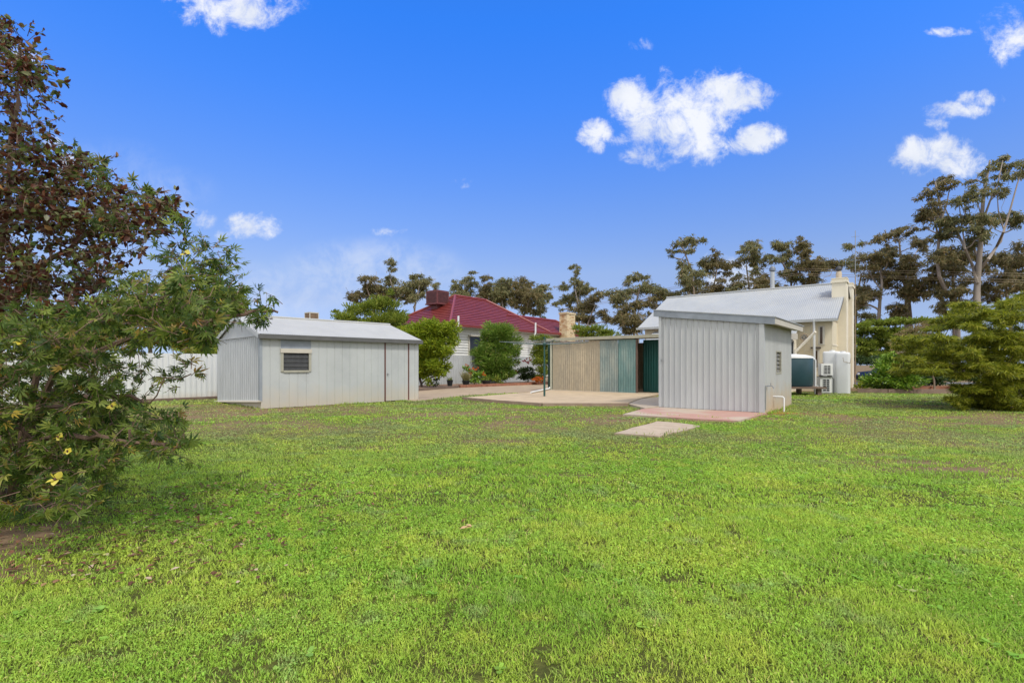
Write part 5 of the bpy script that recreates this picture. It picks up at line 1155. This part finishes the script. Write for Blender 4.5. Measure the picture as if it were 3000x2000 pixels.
# blooms are parts of the plant they grow on
def bloom_part(px, py, d, s):
    c = P(px, py, d); nv = V(.1, -.75, .55).normalized(); a1 = V(1, 0, 0); a1 = (a1-nv*a1.dot(nv)).normalized(); a2 = nv.cross(a1)
    ax = np.array([(a1*math.cos(2*math.pi*k/5)+a2*math.sin(2*math.pi*k/5)+nv*.35)[:] for k in range(5)])
    b = leaves('yellow_bloom', np.repeat(np.array(c[:])[None], 5, 0), ax, s, s*.9, LM['yellow'], t, L_OVAL, flat=.5, seed=int(px))
    m = MB(); m.lathe(c-V(0, .008, 0), [(.004, -.006), (s*.22, 0), (.004, .012)], 8); e = m.build('flower_eye', plain('bloom_eye', (.06, .008, .01), .6, 0, .1, 5), t)
for a in ((165,1403,3.45,.055),(200,1322,3.6,.028),(545,745,4.7,.05),(172,1280,3.7,.035),(60,1000,4.3,.05),(105,1004,4.2,.035),(330,1190,4.0,.04)): bloom_part(*a)

# ---- the grass itself: short blades and clover leaves, denser and finer towards the camera
SOLID = [[(p[0], p[1]) for p in SLAB]]
def poly_px(pts): return [(p.x, p.y) for p in pts]
SOLID.append(poly_px([G(1800,1268), G(1852,1252), G(1925,1233), G(2052,1246), G(1930,1277)])); SOLID.append(poly_px([G(1825,1212), G(1884,1196), SRL, SHEDR, G(2163,1231)]))
SOLID.append([(p.x, p.y) for p in (C0, C0+U*SL, C0+U*SL+W*SW, C0+W*SW)]); SOLID.append([(p.x, p.y) for p in (SRL, SHEDR, SHEDR+SR_A*LD, SRL+SR_A*LD)])
SOLID.append([(p.x, p.y) for p in (G(1215,1175), G(1400,1156), G(1555,1148), V(2.3,26,0), V(6.5,31,0), V(4,34.4,0), G(1590,1125.5), G(1340,1136.5), G(1200,1146), V(-9,30,0), V(-9,24,0))])
SOLID.append(poly_px([G(1841,1182), G(1876,1168), G(1936,1161), SRL+SR_A*1.6, SRL, G(1889,1195)]))
def in_polys(x, y):
    res = np.zeros(len(x), bool)
    for poly in SOLID:
        r = np.zeros(len(x), bool); j = len(poly)-1
        for i in range(len(poly)):
            xi, yi = poly[i]; xj, yj = poly[j]
            c = ((yi > y) != (yj > y)) & (x < (xj-xi)*(y-yi)/((yj-yi) if yj != yi else 1e-9)+xi); r ^= c; j = i
        res |= r
    return res
def lawn_points(y0, y1, dens, g):
    half = 1.06*y1+3.2; n = int(dens*(y1-y0)*2*half); x = g.uniform(-half, half, n); y = g.uniform(y0, y1, n)
    k = np.abs(x) < 1.06*y+3.2; x, y = x[k], y[k]
    b = bare_at(x, y); ed = np.clip((y-24.2-np.maximum(0, x-8)*.16)/1.2, 0, 1)
    k = (g.random(len(x)) > b*.95) & (.55*fbm(x*7, y*7, 88, 2)+.45*fbm(x*26, y*26, 89, 2)+.30*g.random(len(x)) > .515) & ~in_polys(x, y) & (ed < .6); return x[k], y[k], b[k]
def blades(g):
    VS, CS, FS, SZ = [], [], [], []; off = 0
    for y0, y1, dens, h, wd in ((1.3, 3.2, 17000, .015, .0040), (3.2, 5, 9500, .018, .0055), (5, 8, 4200, .019, .0080), (8, 12, 2300, .020, .0105), (12, 18, 1050, .021, .0165), (18, 30, 330, .026, .030)):
        x, y, b = lawn_points(y0, y1, dens, g); n = len(x)
        patch = fbm(x*1.1, y*1.1, 77, 3); hh = h*(.45+.9*g.random(n))*(.55+.95*patch)*(1-.5*np.clip(b, 0, 1))
        th = g.random(n)*6.283; lean = .5+2.1*g.random(n); wv = wd*(.6+.7*g.random(n))
        ca, sa = np.cos(th), np.sin(th); z0 = np.full(n, -.015)
        p = np.zeros((n, 5, 3))
        for i, (u, v, lz) in enumerate(((-.5, 0, 0), (.5, 0, 0), (.42, .5, .55), (-.42, .5, .55), (0, 1.0, .92))):
            fw = lean*hh*v; sd_ = wv*u
            p[:, i, 0] = x+ca*fw-sa*sd_; p[:, i, 1] = y+sa*fw+ca*sd_; p[:, i, 2] = z0+hh*lz+.012*(v > 0)
        c = grass_tint(x, y, g)*(.72+.6*g.random(n))[:, None]
        VS.append(p.reshape(-1, 3)); CS.append(np.repeat(np.concatenate([c, np.ones((n, 1))], 1), 5, 0))
        f = (np.array([0, 1, 2, 3, 3, 2, 4])[None]+(np.arange(n)*5+off)[:, None]).ravel(); FS.append(f); SZ.append(np.tile([4, 3], n)); off += 5*n
        # clover / broadleaf weeds: small near-level leaves
        x, y, b = lawn_points(y0, y1, dens*.22, g); k = (fbm(x*.9, y*.9, 55, 3)+.25*(g.random(len(x))-.5)) > .5; x, y = x[k], y[k]; n = len(x)
        s = wd*(1.2+1.3*g.random(n)); th = g.random(n)*6.283; ca, sa = np.cos(th), np.sin(th); z = h*(.25+.6*g.random(n)); tx, ty = g.normal(size=n)*.35, g.normal(size=n)*.35
        p = np.zeros((n, 5, 3))
        for i, (u, v) in enumerate(((-.55, 0), (-.1, -.7), (.6, -.3), (.6, .35), (-.05, .7))):
            ox, oy = s*(u*ca-v*sa), s*(u*sa+v*ca); p[:, i, 0] = x+ox; p[:, i, 1] = y+oy; p[:, i, 2] = z+ox*tx+oy*ty
        c = grass_tint(x, y, g)*np.array([.88, 1.0, .95])*(.85+.35*g.random(n))[:, None]
        VS.append(p.reshape(-1, 3)); CS.append(np.repeat(np.concatenate([c, np.ones((n, 1))], 1), 5, 0))
        f = (np.array([0, 1, 2, 3, 4])[None]+(np.arange(n)*5+off)[:, None]).ravel(); FS.append(f); SZ.append(np.full(n, 5)); off += 5*n
    # broadleaf weeds: flat rosettes in the near lawn
    x, y, b = lawn_points(1.4, 8, 6.0, g); m_ = 6; n = len(x)*m_; x = np.repeat(x, m_)+g.normal(size=n)*.012; y = np.repeat(y, m_)+g.normal(size=n)*.012; s = .018+.028*g.random(n); th = g.random(n)*6.283; ca, sa = np.cos(th), np.sin(th); up = .1+.5*g.random(n)
    p = np.zeros((n, 5, 3))
    for i, (u, v) in enumerate(((0, 0), (-.32, .5), (-.18, .95), (.18, .95), (.32, .5))): p[:, i, 0] = x+s*(v*ca-u*sa); p[:, i, 1] = y+s*(v*sa+u*ca); p[:, i, 2] = .006+s*up*v*(1.3-.6*v)
    c = np.repeat(grass_tint(x[::m_], y[::m_], g)*np.array([.78, .95, 1.0]), m_, 0)*(.8+.4*g.random(n))[:, None]
    VS.append(p.reshape(-1, 3)); CS.append(np.repeat(np.concatenate([c, np.ones((n, 1))], 1), 5, 0)); FS.append((np.array([0, 1, 2, 3, 4])[None]+(np.arange(n)*5+off)[:, None]).ravel()); SZ.append(np.full(n, 5)); off += 5*n
    # longer uncut grass along the feet of the sheds and slabs
    ex, ey = [], []
    for poly in SOLID:
        for (ax, ay), (bx, by) in zip(poly, poly[1:]+poly[:1]):
            L = math.hypot(bx-ax, by-ay); nn = int(L*90)
            f = g.random(nn); o = np.abs(g.normal(size=nn))*.09+.005; sx, sy = (by-ay)/max(L, 1e-6), -(bx-ax)/max(L, 1e-6); sg = 1 if g.random() < 2 else -1
            for sgn in (1, -1): ex.append(ax+(bx-ax)*f+sx*o*sgn); ey.append(ay+(by-ay)*f+sy*o*sgn)
    x = np.concatenate(ex); y = np.concatenate(ey); k = (~in_polys(x, y)) & (y < 25) & (fbm(x*1.5, y*1.5, 123, 3) > .42); x, y = x[k], y[k]; n = len(x)
    hh = (.03+.09*g.random(n)**2)*(.5+fbm(x*1.5, y*1.5, 123, 3)); th = g.random(n)*6.283; lean = .2+.8*g.random(n); wv = .012+.012*g.random(n); ca, sa = np.cos(th), np.sin(th)
    p = np.zeros((n, 5, 3))
    for i, (u, v, lz) in enumerate(((-.5, 0, 0), (.5, 0, 0), (.42, .5, .55), (-.42, .5, .55), (0, 1.0, .92))):
        fw = lean*hh*v; sd_ = wv*u; p[:, i, 0] = x+ca*fw-sa*sd_; p[:, i, 1] = y+sa*fw+ca*sd_; p[:, i, 2] = -.015+hh*lz
    c = grass_tint(x, y, g)*(.8+.4*g.random(n))[:, None]
    VS.append(p.reshape(-1, 3)); CS.append(np.repeat(np.concatenate([c, np.ones((n, 1))], 1), 5, 0)); FS.append((np.array([0, 1, 2, 3, 3, 2, 4])[None]+(np.arange(n)*5+off)[:, None]).ravel()); SZ.append(np.tile([4, 3], n)); off += 5*n
    return np.concatenate(VS), np.concatenate(FS), np.concatenate(SZ), np.concatenate(CS)
def grass_mat():
    m, nt, b = new_mat('grass_blades'); a = nt.nodes.new('ShaderNodeAttribute'); a.attribute_name = 'tint'
    nt.links.new(a.outputs['Color'], b.inputs['Base Color']); b.inputs['Roughness'].default_value = .55; b.inputs['Specular IOR Level'].default_value = .25
    tr = nt.nodes.new('ShaderNodeBsdfTranslucent'); nt.links.new(a.outputs['Color'], tr.inputs[0]); mx = nt.nodes.new('ShaderNodeMixShader'); mx.inputs[0].default_value = .42
    nt.links.new(b.outputs[0], mx.inputs[1]); nt.links.new(tr.outputs[0], mx.inputs[2]); nt.links.new(mx.outputs[0], nt.nodes['Material Output'].inputs[0]); return m
vs, fs, sz, cs = blades(np.random.default_rng(77))
gr = raw_mesh('grass', vs, fs, sz, grass_mat(), col=cs)
tag(gr, 'short green lawn grass and clover covering the yard', 'grass', None, 'stuff')

# ---- fallen leaves under the two shrubs: too many to count
g = np.random.default_rng(3); n = 900
x = g.normal(-2.9, .75, n); y = g.uniform(3.2, 6.0, n); k = (np.abs(x) < 1.05*y+.6); x, y = x[k], y[k]
lit = leaves('leaf_litter', np.stack([x, y, g.uniform(.0, .02, len(x))], 1), unit(len(x), g)*np.array([1, 1, .15]), .05*(.5+.8*g.random(len(x))), .028, leaf_mat('litter', [(0, (.09, .04, .025)), (.6, (.20, .09, .05)), (.9, (.34, .20, .10)), (1, (.5, .40, .30))], .1, .8), None, L_OVAL, flat=.85, seed=4)
tag(lit, 'brown fallen leaves scattered under the left shrubs', 'leaves', None, 'stuff')
